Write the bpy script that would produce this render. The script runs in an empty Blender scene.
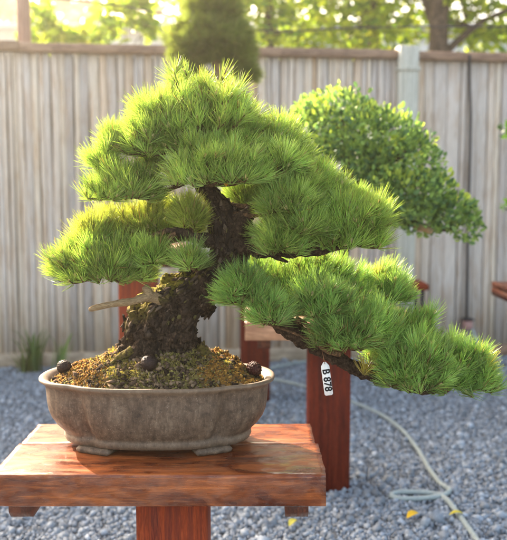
import bpy, math, random
import numpy as np
from mathutils import Vector, Matrix, noise as mn

random.seed(7)
RNG = np.random.default_rng(11)
SC = bpy.context.scene
COL = SC.collection

# ------------------------------------------------------------------ camera, sky, sun, exposure
F_PX, CX, CY, CAM_H = 810.0, 253.5, 270.0, 1.10
PITCH = math.atan(84 / F_PX)
cam_data = bpy.data.cameras.new('camera')
cam = bpy.data.objects.new('camera', cam_data)
COL.objects.link(cam)
cam.location = (0, 0, CAM_H)
cam.rotation_euler = (math.pi / 2 - PITCH, 0, 0)
cam_data.sensor_fit = 'VERTICAL'
cam_data.sensor_height = 24.0
cam_data.lens = 24.0 * F_PX / 540
cam_data.clip_end = 400
cam_data.clip_start = 0.05
cam_data.dof.use_dof = True
cam_data.dof.focus_distance = 1.60
cam_data.dof.aperture_fstop = 2.9
SC.camera = cam

SUN_EL, SUN_AZ = math.radians(30), math.radians(-40)      # azimuth measured from straight ahead, left negative
world = bpy.data.worlds.new('World')
SC.world = world
world.use_nodes = True
wn = world.node_tree
sky = wn.nodes.new('ShaderNodeTexSky')
sky.sky_type = 'NISHITA'
sky.sun_disc = False
sky.sun_elevation = SUN_EL
sky.sun_rotation = SUN_AZ
sky.air_density = 0.7
sky.dust_density = 4.0
sky.ozone_density = 0.3
warm = wn.nodes.new('ShaderNodeMix')            # warm tint on the sky light, balancing its blue cast
warm.data_type = 'RGBA'; warm.blend_type = 'MULTIPLY'; warm.inputs[0].default_value = 1.0
warm.inputs[7].default_value = (1.14, 1.0, 0.80, 1)
wn.links.new(sky.outputs[0], warm.inputs[6])
wn.links.new(warm.outputs[2], wn.nodes['Background'].inputs[0])
wn.nodes['Background'].inputs[1].default_value = 0.15

sun_data = bpy.data.lights.new('sun', 'SUN')
sun = bpy.data.objects.new('sun', sun_data)
COL.objects.link(sun)
sun_data.energy = 3.7
sun_data.angle = math.radians(0.6)
sun_data.color = (1.0, 0.90, 0.74)
to_sun = Vector((math.sin(SUN_AZ) * math.cos(SUN_EL), math.cos(SUN_AZ) * math.cos(SUN_EL), math.sin(SUN_EL)))
sun.rotation_euler = to_sun.to_track_quat('Z', 'Y').to_euler()
sun.location = to_sun * 20

SC.view_settings.view_transform = 'Standard'
SC.view_settings.look = 'None'
SC.view_settings.gamma = 1.0
SC.view_settings.use_curve_mapping = False
SC.view_settings.exposure = 2.68
SC.cycles.max_bounces = 8
SC.cycles.transparent_max_bounces = 8

# ------------------------------------------------------------------ pixel -> place
def ray(px, py):
    u, v = (px - CX) / F_PX, (CY - py) / F_PX
    c, s = math.cos(PITCH), math.sin(PITCH)
    return Vector((u, c + v * s, -s + v * c))

def at(px, py, Y):
    d = ray(px, py)
    return Vector((0, 0, CAM_H)) + d * (Y / d.y)

def onz(px, py, z=0.0):
    d = ray(px, py)
    return Vector((0, 0, CAM_H)) + d * ((z - CAM_H) / d.z)

def mpp(Y):
    return Y / F_PX

# ------------------------------------------------------------------ objects
ORG = {}

def props(o, label=None, cat=None, group=None, kind=None):
    if label: o['label'] = label
    if cat: o['category'] = cat
    if group: o['group'] = group
    if kind: o['kind'] = kind
    return o

def empty(name, loc, label, cat, group=None):
    o = bpy.data.objects.new(name, None)
    o.empty_display_size = 0.05
    COL.objects.link(o)
    o.location = loc
    ORG[o] = Vector(loc)
    return props(o, label, cat, group)

def link_mesh(name, V, faces, mat, parent=None, col=None, smooth=False, origin=None, mat_idx=None):
    """V (N,3) world coordinates; faces: list of index arrays, each (M,k)."""
    V = np.asarray(V, dtype=np.float64)
    org = ORG[parent] if parent is not None else Vector(origin or (0, 0, 0))
    V = V - np.array(org)
    me = bpy.data.meshes.new(name)
    me.vertices.add(len(V))
    me.vertices.foreach_set('co', V.astype(np.float32).ravel())
    loops, totals = [], []
    for f in faces:
        f = np.asarray(f, dtype=np.int32)
        if f.size == 0: continue
        loops.append(f.ravel())
        totals.append(np.full(len(f), f.shape[1], dtype=np.int32))
    loops = np.concatenate(loops); totals = np.concatenate(totals)
    me.loops.add(len(loops))
    me.loops.foreach_set('vertex_index', loops)
    me.polygons.add(len(totals))
    me.polygons.foreach_set('loop_start', np.concatenate([[0], np.cumsum(totals)[:-1]]).astype(np.int32))
    if smooth:
        me.polygons.foreach_set('use_smooth', np.ones(len(totals), dtype=bool))
    for m in (mat if isinstance(mat, (list, tuple)) else [mat]):
        me.materials.append(m)
    if mat_idx is not None:
        me.polygons.foreach_set('material_index', np.asarray(mat_idx, dtype=np.int32))
    if col is not None:
        a = me.attributes.new('Col', 'FLOAT_COLOR', 'POINT')
        c4 = np.ones((len(V), 4), dtype=np.float32)
        c4[:, :3] = col
        a.data.foreach_set('color', c4.ravel())
    me.update(calc_edges=True)
    me.validate()
    o = bpy.data.objects.new(name, me)
    COL.objects.link(o)
    if parent is not None:
        o.parent = parent
    else:
        o.location = org
    ORG[o] = org
    return o

class MB:
    def __init__(self): self.v, self.f, self.c = [], [], []
    def add(self, vs, fs, c=None):
        b = len(self.v)
        self.v += [tuple(p) for p in vs]
        self.f += [[b + i for i in f] for f in fs]
        self.c += [c or (1, 1, 1)] * len(vs)
    def box(self, lo, hi, M=None, c=None, bev=0.0):
        x0, y0, z0 = lo; x1, y1, z1 = hi
        if bev <= 0:
            vs = [Vector(p) for p in ((x0,y0,z0),(x1,y0,z0),(x1,y1,z0),(x0,y1,z0),(x0,y0,z1),(x1,y0,z1),(x1,y1,z1),(x0,y1,z1))]
            fs = [(0,3,2,1),(4,5,6,7),(0,1,5,4),(1,2,6,5),(2,3,7,6),(3,0,4,7)]
        else:
            b = bev; vs = []; idx = {}
            for sx in (0, 1):
                for sy in (0, 1):
                    for sz in (0, 1):
                        X, Y, Z = (x0, x1)[sx], (y0, y1)[sy], (z0, z1)[sz]
                        dx, dy, dz = (b, -b)[sx], (b, -b)[sy], (b, -b)[sz]
                        for k, p in enumerate(((X, Y+dy, Z+dz), (X+dx, Y, Z+dz), (X+dx, Y+dy, Z))):
                            idx[(sx, sy, sz, k)] = len(vs); vs.append(Vector(p))
            I = lambda sx, sy, sz, k: idx[(sx, sy, sz, k)]
            fs = []
            fs.append([I(0,0,0,0), I(0,0,1,0), I(0,1,1,0), I(0,1,0,0)])
            fs.append([I(1,0,0,0), I(1,1,0,0), I(1,1,1,0), I(1,0,1,0)])
            fs.append([I(0,0,0,1), I(1,0,0,1), I(1,0,1,1), I(0,0,1,1)])
            fs.append([I(0,1,0,1), I(0,1,1,1), I(1,1,1,1), I(1,1,0,1)])
            fs.append([I(0,0,0,2), I(0,1,0,2), I(1,1,0,2), I(1,0,0,2)])
            fs.append([I(0,0,1,2), I(1,0,1,2), I(1,1,1,2), I(0,1,1,2)])
            for a in (0, 1):
                for d in (0, 1):
                    fs.append([I(a,d,0,0), I(a,d,1,0), I(a,d,1,1), I(a,d,0,1)])
                    fs.append([I(a,0,d,0), I(a,1,d,0), I(a,1,d,2), I(a,0,d,2)])
                    fs.append([I(0,a,d,1), I(1,a,d,1), I(1,a,d,2), I(0,a,d,2)])
            for a in (0, 1):
                for d in (0, 1):
                    for e in (0, 1):
                        fs.append([I(a,d,e,0), I(a,d,e,1), I(a,d,e,2)])
            ctr = Vector(((x0+x1)/2, (y0+y1)/2, (z0+z1)/2))
            out = []
            for f in fs:
                n = (vs[f[1]] - vs[f[0]]).cross(vs[f[2]] - vs[f[0]])
                m = sum((vs[i] for i in f), Vector()) / len(f)
                out.append(f if n.dot(m - ctr) > 0 else f[::-1])
            fs = out
        if M is not None: vs = [M @ p for p in vs]
        self.add(vs, fs, c)
    def tube(self, pts, rad, seg=8, cap=True, disp=None, c=None):
        V, F = tube_data(pts, rad, seg, cap, disp)
        self.add(V, F, c)
    def build(self, name, mat, parent=None, smooth=False, origin=None, **kw):
        tri = [f for f in self.f if len(f) == 3]; quad = [f for f in self.f if len(f) == 4]
        fl = []
        if tri: fl.append(np.array(tri))
        if quad: fl.append(np.array(quad))
        for f in self.f:
            if len(f) > 4: fl.append(np.array([f]))
        return link_mesh(name, np.array(self.v), fl, mat, parent, col=np.array(self.c), smooth=smooth, origin=origin, **kw)

def catmull(pts, rad, step):
    P = [Vector(p) for p in pts]
    if isinstance(rad, (int, float)): rad = [rad] * len(P)
    out, orad = [], []
    for i in range(len(P) - 1):
        p0 = P[max(i-1, 0)]; p1 = P[i]; p2 = P[i+1]; p3 = P[min(i+2, len(P)-1)]
        n = max(1, int((p2 - p1).length / step))
        for k in range(n):
            t = k / n
            q = 0.5 * ((2*p1) + (p2-p0)*t + (2*p0-5*p1+4*p2-p3)*t*t + (3*p1-p0-3*p2+p3)*t**3)
            out.append(q); orad.append(rad[i] * (1-t) + rad[i+1] * t)
    out.append(P[-1]); orad.append(rad[-1])
    return out, orad

def tube_data(pts, rad, seg=8, cap=True, disp=None):
    P = [Vector(p) for p in pts]
    if isinstance(rad, (int, float)): rad = [rad] * len(P)
    V, Fc = [], []
    T0 = (P[1] - P[0]).normalized()
    ref = Vector((0, 0, 1)) if abs(T0.z) < 0.9 else Vector((1, 0, 0))
    N = T0.cross(ref).normalized()
    for i, p in enumerate(P):
        T = (P[min(i+1, len(P)-1)] - P[max(i-1, 0)])
        T = T.normalized() if T.length > 1e-9 else T0
        N = (N - T * N.dot(T)).normalized()
        B = T.cross(N)
        for k in range(seg):
            a = 2 * math.pi * k / seg
            d = N * math.cos(a) + B * math.sin(a)
            q = p + d * rad[i]
            if disp: q = disp(q, d, rad[i], i / (len(P)-1), T)
            V.append(q)
    for i in range(len(P) - 1):
        for k in range(seg):
            a = i*seg + k; b = i*seg + (k+1) % seg
            Fc.append([a, b, b + seg, a + seg])
    if cap:
        V.append(P[0]); V.append(P[-1])
        s, e = len(V) - 2, len(V) - 1
        for k in range(seg):
            Fc.append([s, (k+1) % seg, k])
            o = (len(P)-1) * seg
            Fc.append([e, o + k, o + (k+1) % seg])
    return V, Fc

# ------------------------------------------------------------------ materials
def new_mat(name):
    m = bpy.data.materials.new(name); m.use_nodes = True
    nt = m.node_tree
    return m, nt, nt.nodes['Principled BSDF'], nt.nodes['Material Output']

def ramp(nt, fac, stops):
    r = nt.nodes.new('ShaderNodeValToRGB')
    e = r.color_ramp.elements
    while len(e) < len(stops): e.new(0.5)
    for el, (p, c) in zip(e, stops):
        el.position = p; el.color = (*c, 1)
    nt.links.new(fac, r.inputs[0])
    return r.outputs[0]

def tex(nt, kind, scale=(1, 1, 1), coord='Object', **kw):
    tc = nt.nodes.new('ShaderNodeTexCoord'); mp = nt.nodes.new('ShaderNodeMapping')
    mp.inputs['Scale'].default_value = scale
    nt.links.new(tc.outputs[coord], mp.inputs['Vector'])
    t = nt.nodes.new(kind)
    for k, v in kw.items():
        if k in t.inputs: t.inputs[k].default_value = v
        else: setattr(t, k, v)
    nt.links.new(mp.outputs[0], t.inputs['Vector'])
    return t

def mix(nt, a, b, fac, mode='MIX'):
    n = nt.nodes.new('ShaderNodeMix'); n.data_type = 'RGBA'; n.blend_type = mode
    for s, v in ((0, fac), (6, a), (7, b)):
        if isinstance(v, bpy.types.NodeSocket): nt.links.new(v, n.inputs[s])
        elif isinstance(v, (int, float)): n.inputs[s].default_value = v
        else: n.inputs[s].default_value = (*v, 1)
    return n.outputs[2]

def bump(nt, height, bsdf, strength=0.4, dist=0.01):
    b = nt.nodes.new('ShaderNodeBump')
    b.inputs['Strength'].default_value = strength; b.inputs['Distance'].default_value = dist
    nt.links.new(height, b.inputs['Height']); nt.links.new(b.outputs[0], bsdf.inputs['Normal'])

def vcol(nt):
    a = nt.nodes.new('ShaderNodeAttribute'); a.attribute_name = 'Col'
    return a.outputs['Color']

def leaf_mat(name, rough=0.45, trans=0.4, spec=0.35, tint=(1.25, 1.25, 0.7)):
    m, nt, b, out = new_mat(name)
    c = vcol(nt)
    nt.links.new(c, b.inputs['Base Color'])
    b.inputs['Roughness'].default_value = rough
    b.inputs['Specular IOR Level'].default_value = spec
    t = nt.nodes.new('ShaderNodeBsdfTranslucent')
    nt.links.new(mix(nt, c, tint, 1.0, 'MULTIPLY'), t.inputs['Color'])
    mx = nt.nodes.new('ShaderNodeMixShader'); mx.inputs[0].default_value = trans
    nt.links.new(b.outputs[0], mx.inputs[1]); nt.links.new(t.outputs[0], mx.inputs[2])
    nt.links.new(mx.outputs[0], out.inputs['Surface'])
    return m

def plain(name, color, rough=0.6, var=0.25, scale=20, metallic=0.0, bmp=0.15):
    m, nt, b, out = new_mat(name)
    n = tex(nt, 'ShaderNodeTexNoise', (scale,)*3, Detail=6.0)
    lo = tuple(c * (1 - var) for c in color); hi = tuple(min(1, c * (1 + var)) for c in color)
    nt.links.new(ramp(nt, n.outputs['Fac'], [(0.3, lo), (0.7, hi)]), b.inputs['Base Color'])
    b.inputs['Roughness'].default_value = rough; b.inputs['Metallic'].default_value = metallic
    b.inputs['Specular IOR Level'].default_value = 0.2
    if bmp: bump(nt, n.outputs['Fac'], b, bmp, 0.004)
    return m

def wood(name, dark, mid, light, axis='X', rough=0.35, fine=26, specks=False, coat=0.0, bstr=0.25, spec=0.3):
    m, nt, b, out = new_mat(name)
    st = {'X': (0.09, 1, 1), 'Y': (1, 0.09, 1), 'Z': (1, 1, 0.09)}[axis]
    g = tex(nt, 'ShaderNodeTexNoise', tuple(s * fine for s in st), Detail=8.0, Roughness=0.62, Distortion=1.4)
    big = tex(nt, 'ShaderNodeTexNoise', tuple(s * 5 for s in (st[0]*4, st[1], st[2])), Detail=3.0, Distortion=0.8)
    fib = tex(nt, 'ShaderNodeTexNoise', tuple(s * 150 for s in st), Detail=3.0)
    c = ramp(nt, g.outputs['Fac'], [(0.30, dark), (0.5, mid), (0.68, light)])
    c2 = ramp(nt, big.outputs['Fac'], [(0.38, tuple(x * 0.55 for x in mid)), (0.62, tuple(min(1, x * 1.25) for x in light))])
    c = mix(nt, c, c2, 0.42)
    c = mix(nt, c, ramp(nt, fib.outputs['Fac'], [(0.35, (0.62,)*3), (0.6, (1, 1, 1))]), 0.7, 'MULTIPLY')
    if specks:
        sp = tex(nt, 'ShaderNodeTexVoronoi', (95,)*3, Randomness=1.0)
        c = mix(nt, c, (0.62, 0.52, 0.40), ramp(nt, sp.outputs['Distance'], [(0.05, (1,)*3), (0.09, (0,)*3)]))
    nt.links.new(c, b.inputs['Base Color'])
    b.inputs['Specular IOR Level'].default_value = spec
    r = ramp(nt, big.outputs['Fac'], [(0.3, (rough * 0.6,)*3), (0.7, (min(1, rough * 1.5),)*3)])
    nt.links.new(r, b.inputs['Roughness'])
    b.inputs['Coat Weight'].default_value = coat
    if coat > 0:
        wet = tex(nt, 'ShaderNodeTexNoise', (7, 11, 11), Detail=4.0, Distortion=0.6)
        nt.links.new(ramp(nt, wet.outputs['Fac'], [(0.40, (0.05,)*3), (0.58, (min(1, coat * 2.2),)*3)]), b.inputs['Coat Weight'])
    b.inputs['Coat Roughness'].default_value = 0.10
    bump(nt, fib.outputs['Fac'], b, bstr, 0.004)
    return m

M_TOP = wood('varnished_board', (0.030, 0.005, 0.002), (0.135, 0.024, 0.006), (0.40, 0.115, 0.026), 'X', 0.32, 15, True, 0.35)
M_PILLAR = wood('red_stained_wood', (0.03, 0.003, 0.002), (0.09, 0.007, 0.004), (0.18, 0.028, 0.010), 'Z', 0.6, 30, False, 0.0, 0.25, 0.15)
M_PILLAR_WARM = wood('orange_stained_wood', (0.07, 0.008, 0.004), (0.18, 0.022, 0.008), (0.32, 0.062, 0.018), 'Z', 0.6, 30, False, 0.0, 0.25, 0.15)
M_BATTEN = wood('dark_batten_wood', (0.04, 0.010, 0.006), (0.08, 0.02, 0.011), (0.15, 0.045, 0.022), 'Y', 0.5, 30)
M_PALETOP = wood('pale_board', (0.30, 0.13, 0.07), (0.46, 0.24, 0.14), (0.60, 0.36, 0.22), 'X', 0.5, 22)
M_RAIL = wood('weathered_rail', (0.16, 0.09, 0.06), (0.26, 0.16, 0.11), (0.36, 0.25, 0.18), 'X', 0.75, 16)
M_GREYWOOD = wood('grey_post_wood', (0.36, 0.36, 0.30), (0.48, 0.48, 0.41), (0.58, 0.58, 0.52), 'Z', 0.8, 14)
M_POLE = wood('pink_brown_pole', (0.20, 0.10, 0.07), (0.32, 0.19, 0.14), (0.42, 0.28, 0.22), 'Z', 0.75, 14)

def slat_mat():
    m, nt, b, out = new_mat('weathered_slats')
    n = tex(nt, 'ShaderNodeTexNoise', (9, 9, 0.9), Detail=6.0, Roughness=0.65, Distortion=0.6)
    s = tex(nt, 'ShaderNodeTexNoise', (60, 60, 2.0), Detail=4.0)
    st = tex(nt, 'ShaderNodeTexNoise', (2.2, 2.2, 0.7), Detail=4.0)
    c = mix(nt, vcol(nt), ramp(nt, n.outputs['Fac'], [(0.34, (0.68, 0.55, 0.44)), (0.52, (1, 1, 1))]), 0.75, 'MULTIPLY')
    c = mix(nt, c, ramp(nt, s.outputs['Fac'], [(0.35, (0.72,)*3), (0.6, (1, 1, 1))]), 0.8, 'MULTIPLY')
    c = mix(nt, c, (0.42, 0.27, 0.16), ramp(nt, st.outputs['Fac'], [(0.58, (0, 0, 0)), (0.78, (0.6,)*3)]))
    nt.links.new(c, b.inputs['Base Color']); b.inputs['Roughness'].default_value = 0.8
    bump(nt, s.outputs['Fac'], b, 0.3, 0.004)
    return m
M_SLAT = slat_mat()

def vc_mat(name, rough=0.85, nscale=120, bmp=0.4, spec=0.3):
    m, nt, b, out = new_mat(name)
    n = tex(nt, 'ShaderNodeTexNoise', (nscale,)*3, Detail=5.0)
    c = mix(nt, vcol(nt), ramp(nt, n.outputs['Fac'], [(0.3, (0.6,)*3), (0.7, (1.15,)*3)]), 1.0, 'MULTIPLY')
    nt.links.new(c, b.inputs['Base Color'])
    b.inputs['Roughness'].default_value = rough; b.inputs['Specular IOR Level'].default_value = spec
    bump(nt, n.outputs['Fac'], b, bmp, 0.003)
    return m
M_STONE = vc_mat('crushed_stone', 0.75, 90, 0.3, 0.4)
M_GRIT = vc_mat('soil_grit', 0.95, 260, 0.5, 0.08)

def ground_mat():
    m, nt, b, out = new_mat('gravel_bed')
    v = tex(nt, 'ShaderNodeTexVoronoi', (55,)*3, Randomness=1.0)
    c = ramp(nt, v.outputs['Color'], [(0.1, (0.09, 0.105, 0.125)), (0.5, (0.18, 0.205, 0.24)), (0.95, (0.33, 0.36, 0.41))])
    nt.links.new(c, b.inputs['Base Color']); b.inputs['Roughness'].default_value = 0.85
    bump(nt, v.outputs['Distance'], b, 0.9, 0.012)
    return m
M_GROUND = ground_mat()

def bark_mat(name, dark, light, moss=None, scale=60, plates=True):
    m, nt, b, out = new_mat(name)
    n = tex(nt, 'ShaderNodeTexNoise', (scale * 0.55,)*3, Detail=9.0, Roughness=0.68, Distortion=0.5)
    gn = tex(nt, 'ShaderNodeTexNoise', (scale * 0.35, scale * 2.6, scale * 2.6), Detail=6.0, Roughness=0.6)
    if plates:
        c = ramp(nt, n.outputs['Fac'], [(0.34, dark), (0.60, light), (0.74, tuple(x * 1.9 for x in light))])
        pc = tex(nt, 'ShaderNodeTexVoronoi', (scale * 0.9, scale * 0.9, scale * 0.6), Randomness=1.0)
        sp = nt.nodes.new('ShaderNodeSeparateColor'); nt.links.new(pc.outputs['Color'], sp.inputs[0])
        c = mix(nt, c, ramp(nt, sp.outputs[0], [(0.0, (0.55, 0.52, 0.50)), (0.7, (1.1, 1.05, 1.0)), (1.0, (2.0, 1.85, 1.65))]), 0.7, 'MULTIPLY')
        h = n.outputs['Fac']
    else:
        c = ramp(nt, gn.outputs['Fac'], [(0.30, dark), (0.66, light)])
        h = gn.outputs['Fac']
    if moss:
        mm = tex(nt, 'ShaderNodeTexNoise', (38,)*3, Detail=6.0)
        at_ = nt.nodes.new('ShaderNodeAttribute'); at_.attribute_name = 'Col'
        sx = nt.nodes.new('ShaderNodeSeparateColor'); nt.links.new(at_.outputs['Color'], sx.inputs[0])
        ad = nt.nodes.new('ShaderNodeMath'); ad.operation = 'MULTIPLY'
        nt.links.new(sx.outputs[1], ad.inputs[0])
        nt.links.new(ramp(nt, mm.outputs['Fac'], [(0.34, (0,)*3), (0.52, (1,)*3)]), ad.inputs[1])
        fm = tex(nt, 'ShaderNodeTexNoise', (170,)*3, Detail=3.0)
        c = mix(nt, c, ramp(nt, fm.outputs['Fac'], [(0.3, tuple(x * 0.5 for x in moss)), (0.65, moss)]), ad.outputs[0])
    nt.links.new(c, b.inputs['Base Color']); b.inputs['Roughness'].default_value = 0.95
    b.inputs['Specular IOR Level'].default_value = 0.08
    bump(nt, h, b, 0.6, 0.006)
    return m
M_BARK = bark_mat('pine_bark', (0.012, 0.008, 0.006), (0.062, 0.042, 0.029), (0.30, 0.25, 0.045))
M_TWIG = bark_mat('twig_bark', (0.035, 0.02, 0.012), (0.15, 0.09, 0.05))
M_DEAD = bark_mat('dead_wood', (0.15, 0.095, 0.05), (0.38, 0.27, 0.15), None, 45, False)
M_BGBARK = bark_mat('shade_tree_bark', (0.03, 0.022, 0.018), (0.09, 0.07, 0.055), None, 10)
M_NEEDLE = leaf_mat('pine_needles', 0.4, 0.42, 0.4, (1.3, 1.25, 0.6))
M_LEAF = leaf_mat('small_glossy_leaves', 0.5, 0.38, 0.35)
M_BGLEAF = leaf_mat('tree_leaves', 0.5, 0.55, 0.3, (1.35, 1.3, 0.5))
M_DRY = leaf_mat('fallen_leaf_skin', 0.5, 0.3, 0.3)
M_HOSE = plain('grey_green_hose', (0.29, 0.345, 0.35), 0.45, 0.12, 14, 0, 0.05)
M_CABLE = plain('black_cable_sheath', (0.025, 0.025, 0.03), 0.5, 0.2)
M_TAG = plain('white_plastic', (0.82, 0.81, 0.80), 0.4, 0.03, 60, 0, 0.02)
M_INK = plain('black_ink', (0.012, 0.012, 0.014), 0.6, 0.1)
M_WIRE = plain('copper_wire', (0.25, 0.13, 0.07), 0.4, 0.2, 40, 0.8)
M_BOX = plain('pinkish_plastic', (0.42, 0.24, 0.22), 0.5, 0.1)
M_GLAZE = plain('dark_glazed_clay', (0.10, 0.055, 0.04), 0.35, 0.3, 14)
M_CONE = plain('dark_cone_scale', (0.032, 0.018, 0.014), 0.5, 0.5, 90, 0, 0.4)
M_CONE_RED = plain('reddish_cone_scale', (0.075, 0.026, 0.020), 0.55, 0.5, 90, 0, 0.4)
M_WALLW = plain('pale_wall', (0.72, 0.74, 0.76), 0.7, 0.06, 2)
M_ROOF = plain('grey_roof', (0.45, 0.46, 0.48), 0.6, 0.12, 3)
M_PANE = plain('dark_window', (0.10, 0.13, 0.16), 0.15, 0.2, 2, 0, 0)

def pot_mat():
    m, nt, b, out = new_mat('unglazed_clay')
    n = tex(nt, 'ShaderNodeTexNoise', (9, 9, 5), Detail=7.0, Roughness=0.6)
    run = tex(nt, 'ShaderNodeTexNoise', (24, 24, 6), Detail=7.0, Roughness=0.68, Distortion=0.5)
    sp = tex(nt, 'ShaderNodeTexNoise', (150, 150, 95), Detail=3.0)
    gr = tex(nt, 'ShaderNodeTexNoise', (400,)*3, Detail=2.0)
    c = ramp(nt, n.outputs['Fac'], [(0.3, (0.075, 0.046, 0.028)), (0.55, (0.125, 0.083, 0.053)), (0.75, (0.18, 0.13, 0.088))])
    c = mix(nt, c, ramp(nt, run.outputs['Fac'], [(0.32, (0.5, 0.47, 0.44)), (0.55, (1, 1, 1)), (0.7, (1.3, 1.28, 1.25))]), 0.85, 'MULTIPLY')
    stn = tex(nt, 'ShaderNodeTexNoise', (14, 14, 22), Detail=6.0, Roughness=0.7)
    c = mix(nt, c, ramp(nt, stn.outputs['Fac'], [(0.33, (0.45, 0.42, 0.40)), (0.5, (1, 1, 1)), (0.72, (1.35, 1.3, 1.25))]), 0.8, 'MULTIPLY')
    msk = nt.nodes.new('ShaderNodeMath'); msk.operation = 'MULTIPLY'
    nt.links.new(ramp(nt, sp.outputs['Fac'], [(0.60, (0,)*3), (0.72, (0.75,)*3)]), msk.inputs[0])
    nt.links.new(ramp(nt, run.outputs['Fac'], [(0.45, (0.15,)*3), (0.62, (0.9,)*3)]), msk.inputs[1])
    c = mix(nt, c, (0.42, 0.36, 0.29), msk.outputs[0])
    at_ = vcol(nt)
    sx = nt.nodes.new('ShaderNodeSeparateColor'); nt.links.new(at_, sx.inputs[0])
    c = mix(nt, c, mix(nt, c, (0.24, 0.17, 0.11), 0.35), sx.outputs[0])
    nt.links.new(c, b.inputs['Base Color'])
    b.inputs['Roughness'].default_value = 0.62
    b.inputs['Specular IOR Level'].default_value = 0.4
    ad = nt.nodes.new('ShaderNodeMath'); ad.operation = 'ADD'
    nt.links.new(gr.outputs['Fac'], ad.inputs[0]); nt.links.new(sp.outputs['Fac'], ad.inputs[1])
    bump(nt, ad.outputs[0], b, 0.25, 0.002)
    return m
M_POT = pot_mat()

# ------------------------------------------------------------------ ground
g = MB(); g.add([(-80, -30, 0), (80, -30, 0), (80, 150, 0), (-80, 150, 0)], [(0, 1, 2, 3)])
props(g.build('gravel_ground', M_GROUND), kind='structure')

def fence_y(x): return 5.03 + 0.11 * x

def gravel():
    n = 120000
    Y = RNG.uniform(2.1, 5.2, n)
    X = RNG.uniform(-1, 1, n) * (0.34 * Y + 0.8)
    ok = Y < fence_y(X) - 0.05
    X, Y = X[ok], Y[ok]; n = len(X)
    s = RNG.lognormal(math.log(0.0052), 0.38, n)
    base = np.array([[x, y, z] for x in (-1, 1) for y in (-1, 1) for z in (-1, 1)], float)
    J = base[None] * RNG.uniform(0.55, 1.0, (n, 8, 3))
    J *= (RNG.uniform(0.6, 1.25, (n, 1, 3)) * s[:, None, None])
    q = RNG.normal(size=(n, 4)); q /= np.linalg.norm(q, axis=1)[:, None]
    w, x, y, z = q.T
    R = np.stack([np.stack([1-2*(y*y+z*z), 2*(x*y-z*w), 2*(x*z+y*w)], -1),
                  np.stack([2*(x*y+z*w), 1-2*(x*x+z*z), 2*(y*z-x*w)], -1),
                  np.stack([2*(x*z-y*w), 2*(y*z+x*w), 1-2*(x*x+y*y)], -1)], 1)
    J = np.einsum('nij,nkj->nki', R, J)
    c = np.stack([X, Y, s * RNG.uniform(0.1, 0.9, n)], -1)
    V = (J + c[:, None]).reshape(-1, 3)
    fq = np.array([[0,1,3,2],[4,6,7,5],[0,4,5,1],[2,3,7,6],[0,2,6,4],[1,5,7,3]])
    Fq = (np.arange(n)[:, None, None] * 8 + fq[None]).reshape(-1, 4)
    v = RNG.choice([0.19, 0.25, 0.30, 0.35, 0.41, 0.52], n, p=[.12, .22, .26, .21, .13, .06])
    col = np.stack([v * 0.84, v * 0.99, v * 1.18], -1) * RNG.uniform(0.9, 1.1, (n, 1))
    o = link_mesh('gravel', V, [Fq], M_STONE, col=np.repeat(col, 8, 0))
    props(o, 'loose blue grey crushed stone covering the yard ground', 'gravel', kind='stuff')
gravel()

# ------------------------------------------------------------------ thin golden haze, added for a warm glow at upper left
def haze():
    m = bpy.data.materials.new('glow_haze'); m.use_nodes = True
    nt = m.node_tree; nt.nodes.clear()
    out = nt.nodes.new('ShaderNodeOutputMaterial'); pv = nt.nodes.new('ShaderNodeVolumePrincipled')
    pv.inputs['Color'].default_value = (1.0, 0.92, 0.76, 1)
    pv.inputs['Density'].default_value = 0.0050
    pv.inputs['Anisotropy'].default_value = 0.78
    nt.links.new(pv.outputs[0], out.inputs['Volume'])
    hz = MB(); hz.box((-85, -35, -1.0), (85, 155, 14.0))
    props(hz.build('haze', m), 'thin golden haze added for the warm glow at upper left', 'haze', kind='stuff')
haze()

# ------------------------------------------------------------------ fence
FU = Vector((1, 0.11, 0)).normalized(); FN = Vector((0.11, -1, 0)).normalized()
def fpt(x, off=0.0, z=0.0):
    return Vector((x, fence_y(x), z)) + FN * off
XP = at(401, 200, 5.2).x                                 # the pale post
fence = empty('wooden_fence', (0, fence_y(0), 0), 'tall weathered fence of narrow upright grey slats under a brown rail', 'fence')
def slat_panel(xa, xb):
    mb = MB(); x = xa
    while x < xb:
        w = random.choice([0.030, 0.034, 0.038, 0.042, 0.048, 0.056] if x < XP else [0.042, 0.05, 0.06, 0.07, 0.085]) * random.uniform(0.92, 1.08)
        x1 = min(x + w, xb)
        g_ = random.uniform(0.0022, 0.0055)
        t = random.random()
        base = [(0.58, 0.50, 0.42), (0.53, 0.475, 0.425), (0.61, 0.525, 0.425), (0.56, 0.44, 0.33), (0.46, 0.415, 0.38), (0.50, 0.36, 0.24)][random.choices(range(6), [26, 24, 20, 13, 10, 7])[0]]
        k = random.uniform(0.98, 1.18)
        c = tuple(min(0.8, b * k) for b in base)
        d = random.uniform(0.0, 0.006); top = 1.885; bot = 0.06 + random.uniform(-0.012, 0.012)
        prof = [(0, 0.006), (0.12, 0.010), (0.5, 0.0125), (0.88, 0.010), (1, 0.006)]
        vs = []
        ww = x1 - g_ - x
        zs = (bot, 0.5, 1.0, 1.45, top)
        sway = [random.uniform(-0.0035, 0.0035) for _ in zs]
        for zi, z in enumerate(zs):
            for (s, o) in prof:
                vs.append(fpt(x + ww * s + sway[zi], o + d, z))
            vs.append(fpt(x + ww + sway[zi], -0.006, z)); vs.append(fpt(x + sway[zi], -0.006, z))
        fs = []
        for a in range(len(zs) - 1):
            for k2 in range(7):
                b0 = a*7 + k2; b1 = a*7 + (k2+1) % 7
                fs.append((b0, b1, b1 + 7, b0 + 7))
        fs.append(tuple(range(7))[::-1]); fs.append(tuple(28 + i for i in range(7)))
        mb.add(vs, fs, c)
        x = x1
    mb.build('slat_panel', M_SLAT, fence)
XPOLE = at(18, 20, 4.85).x
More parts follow.
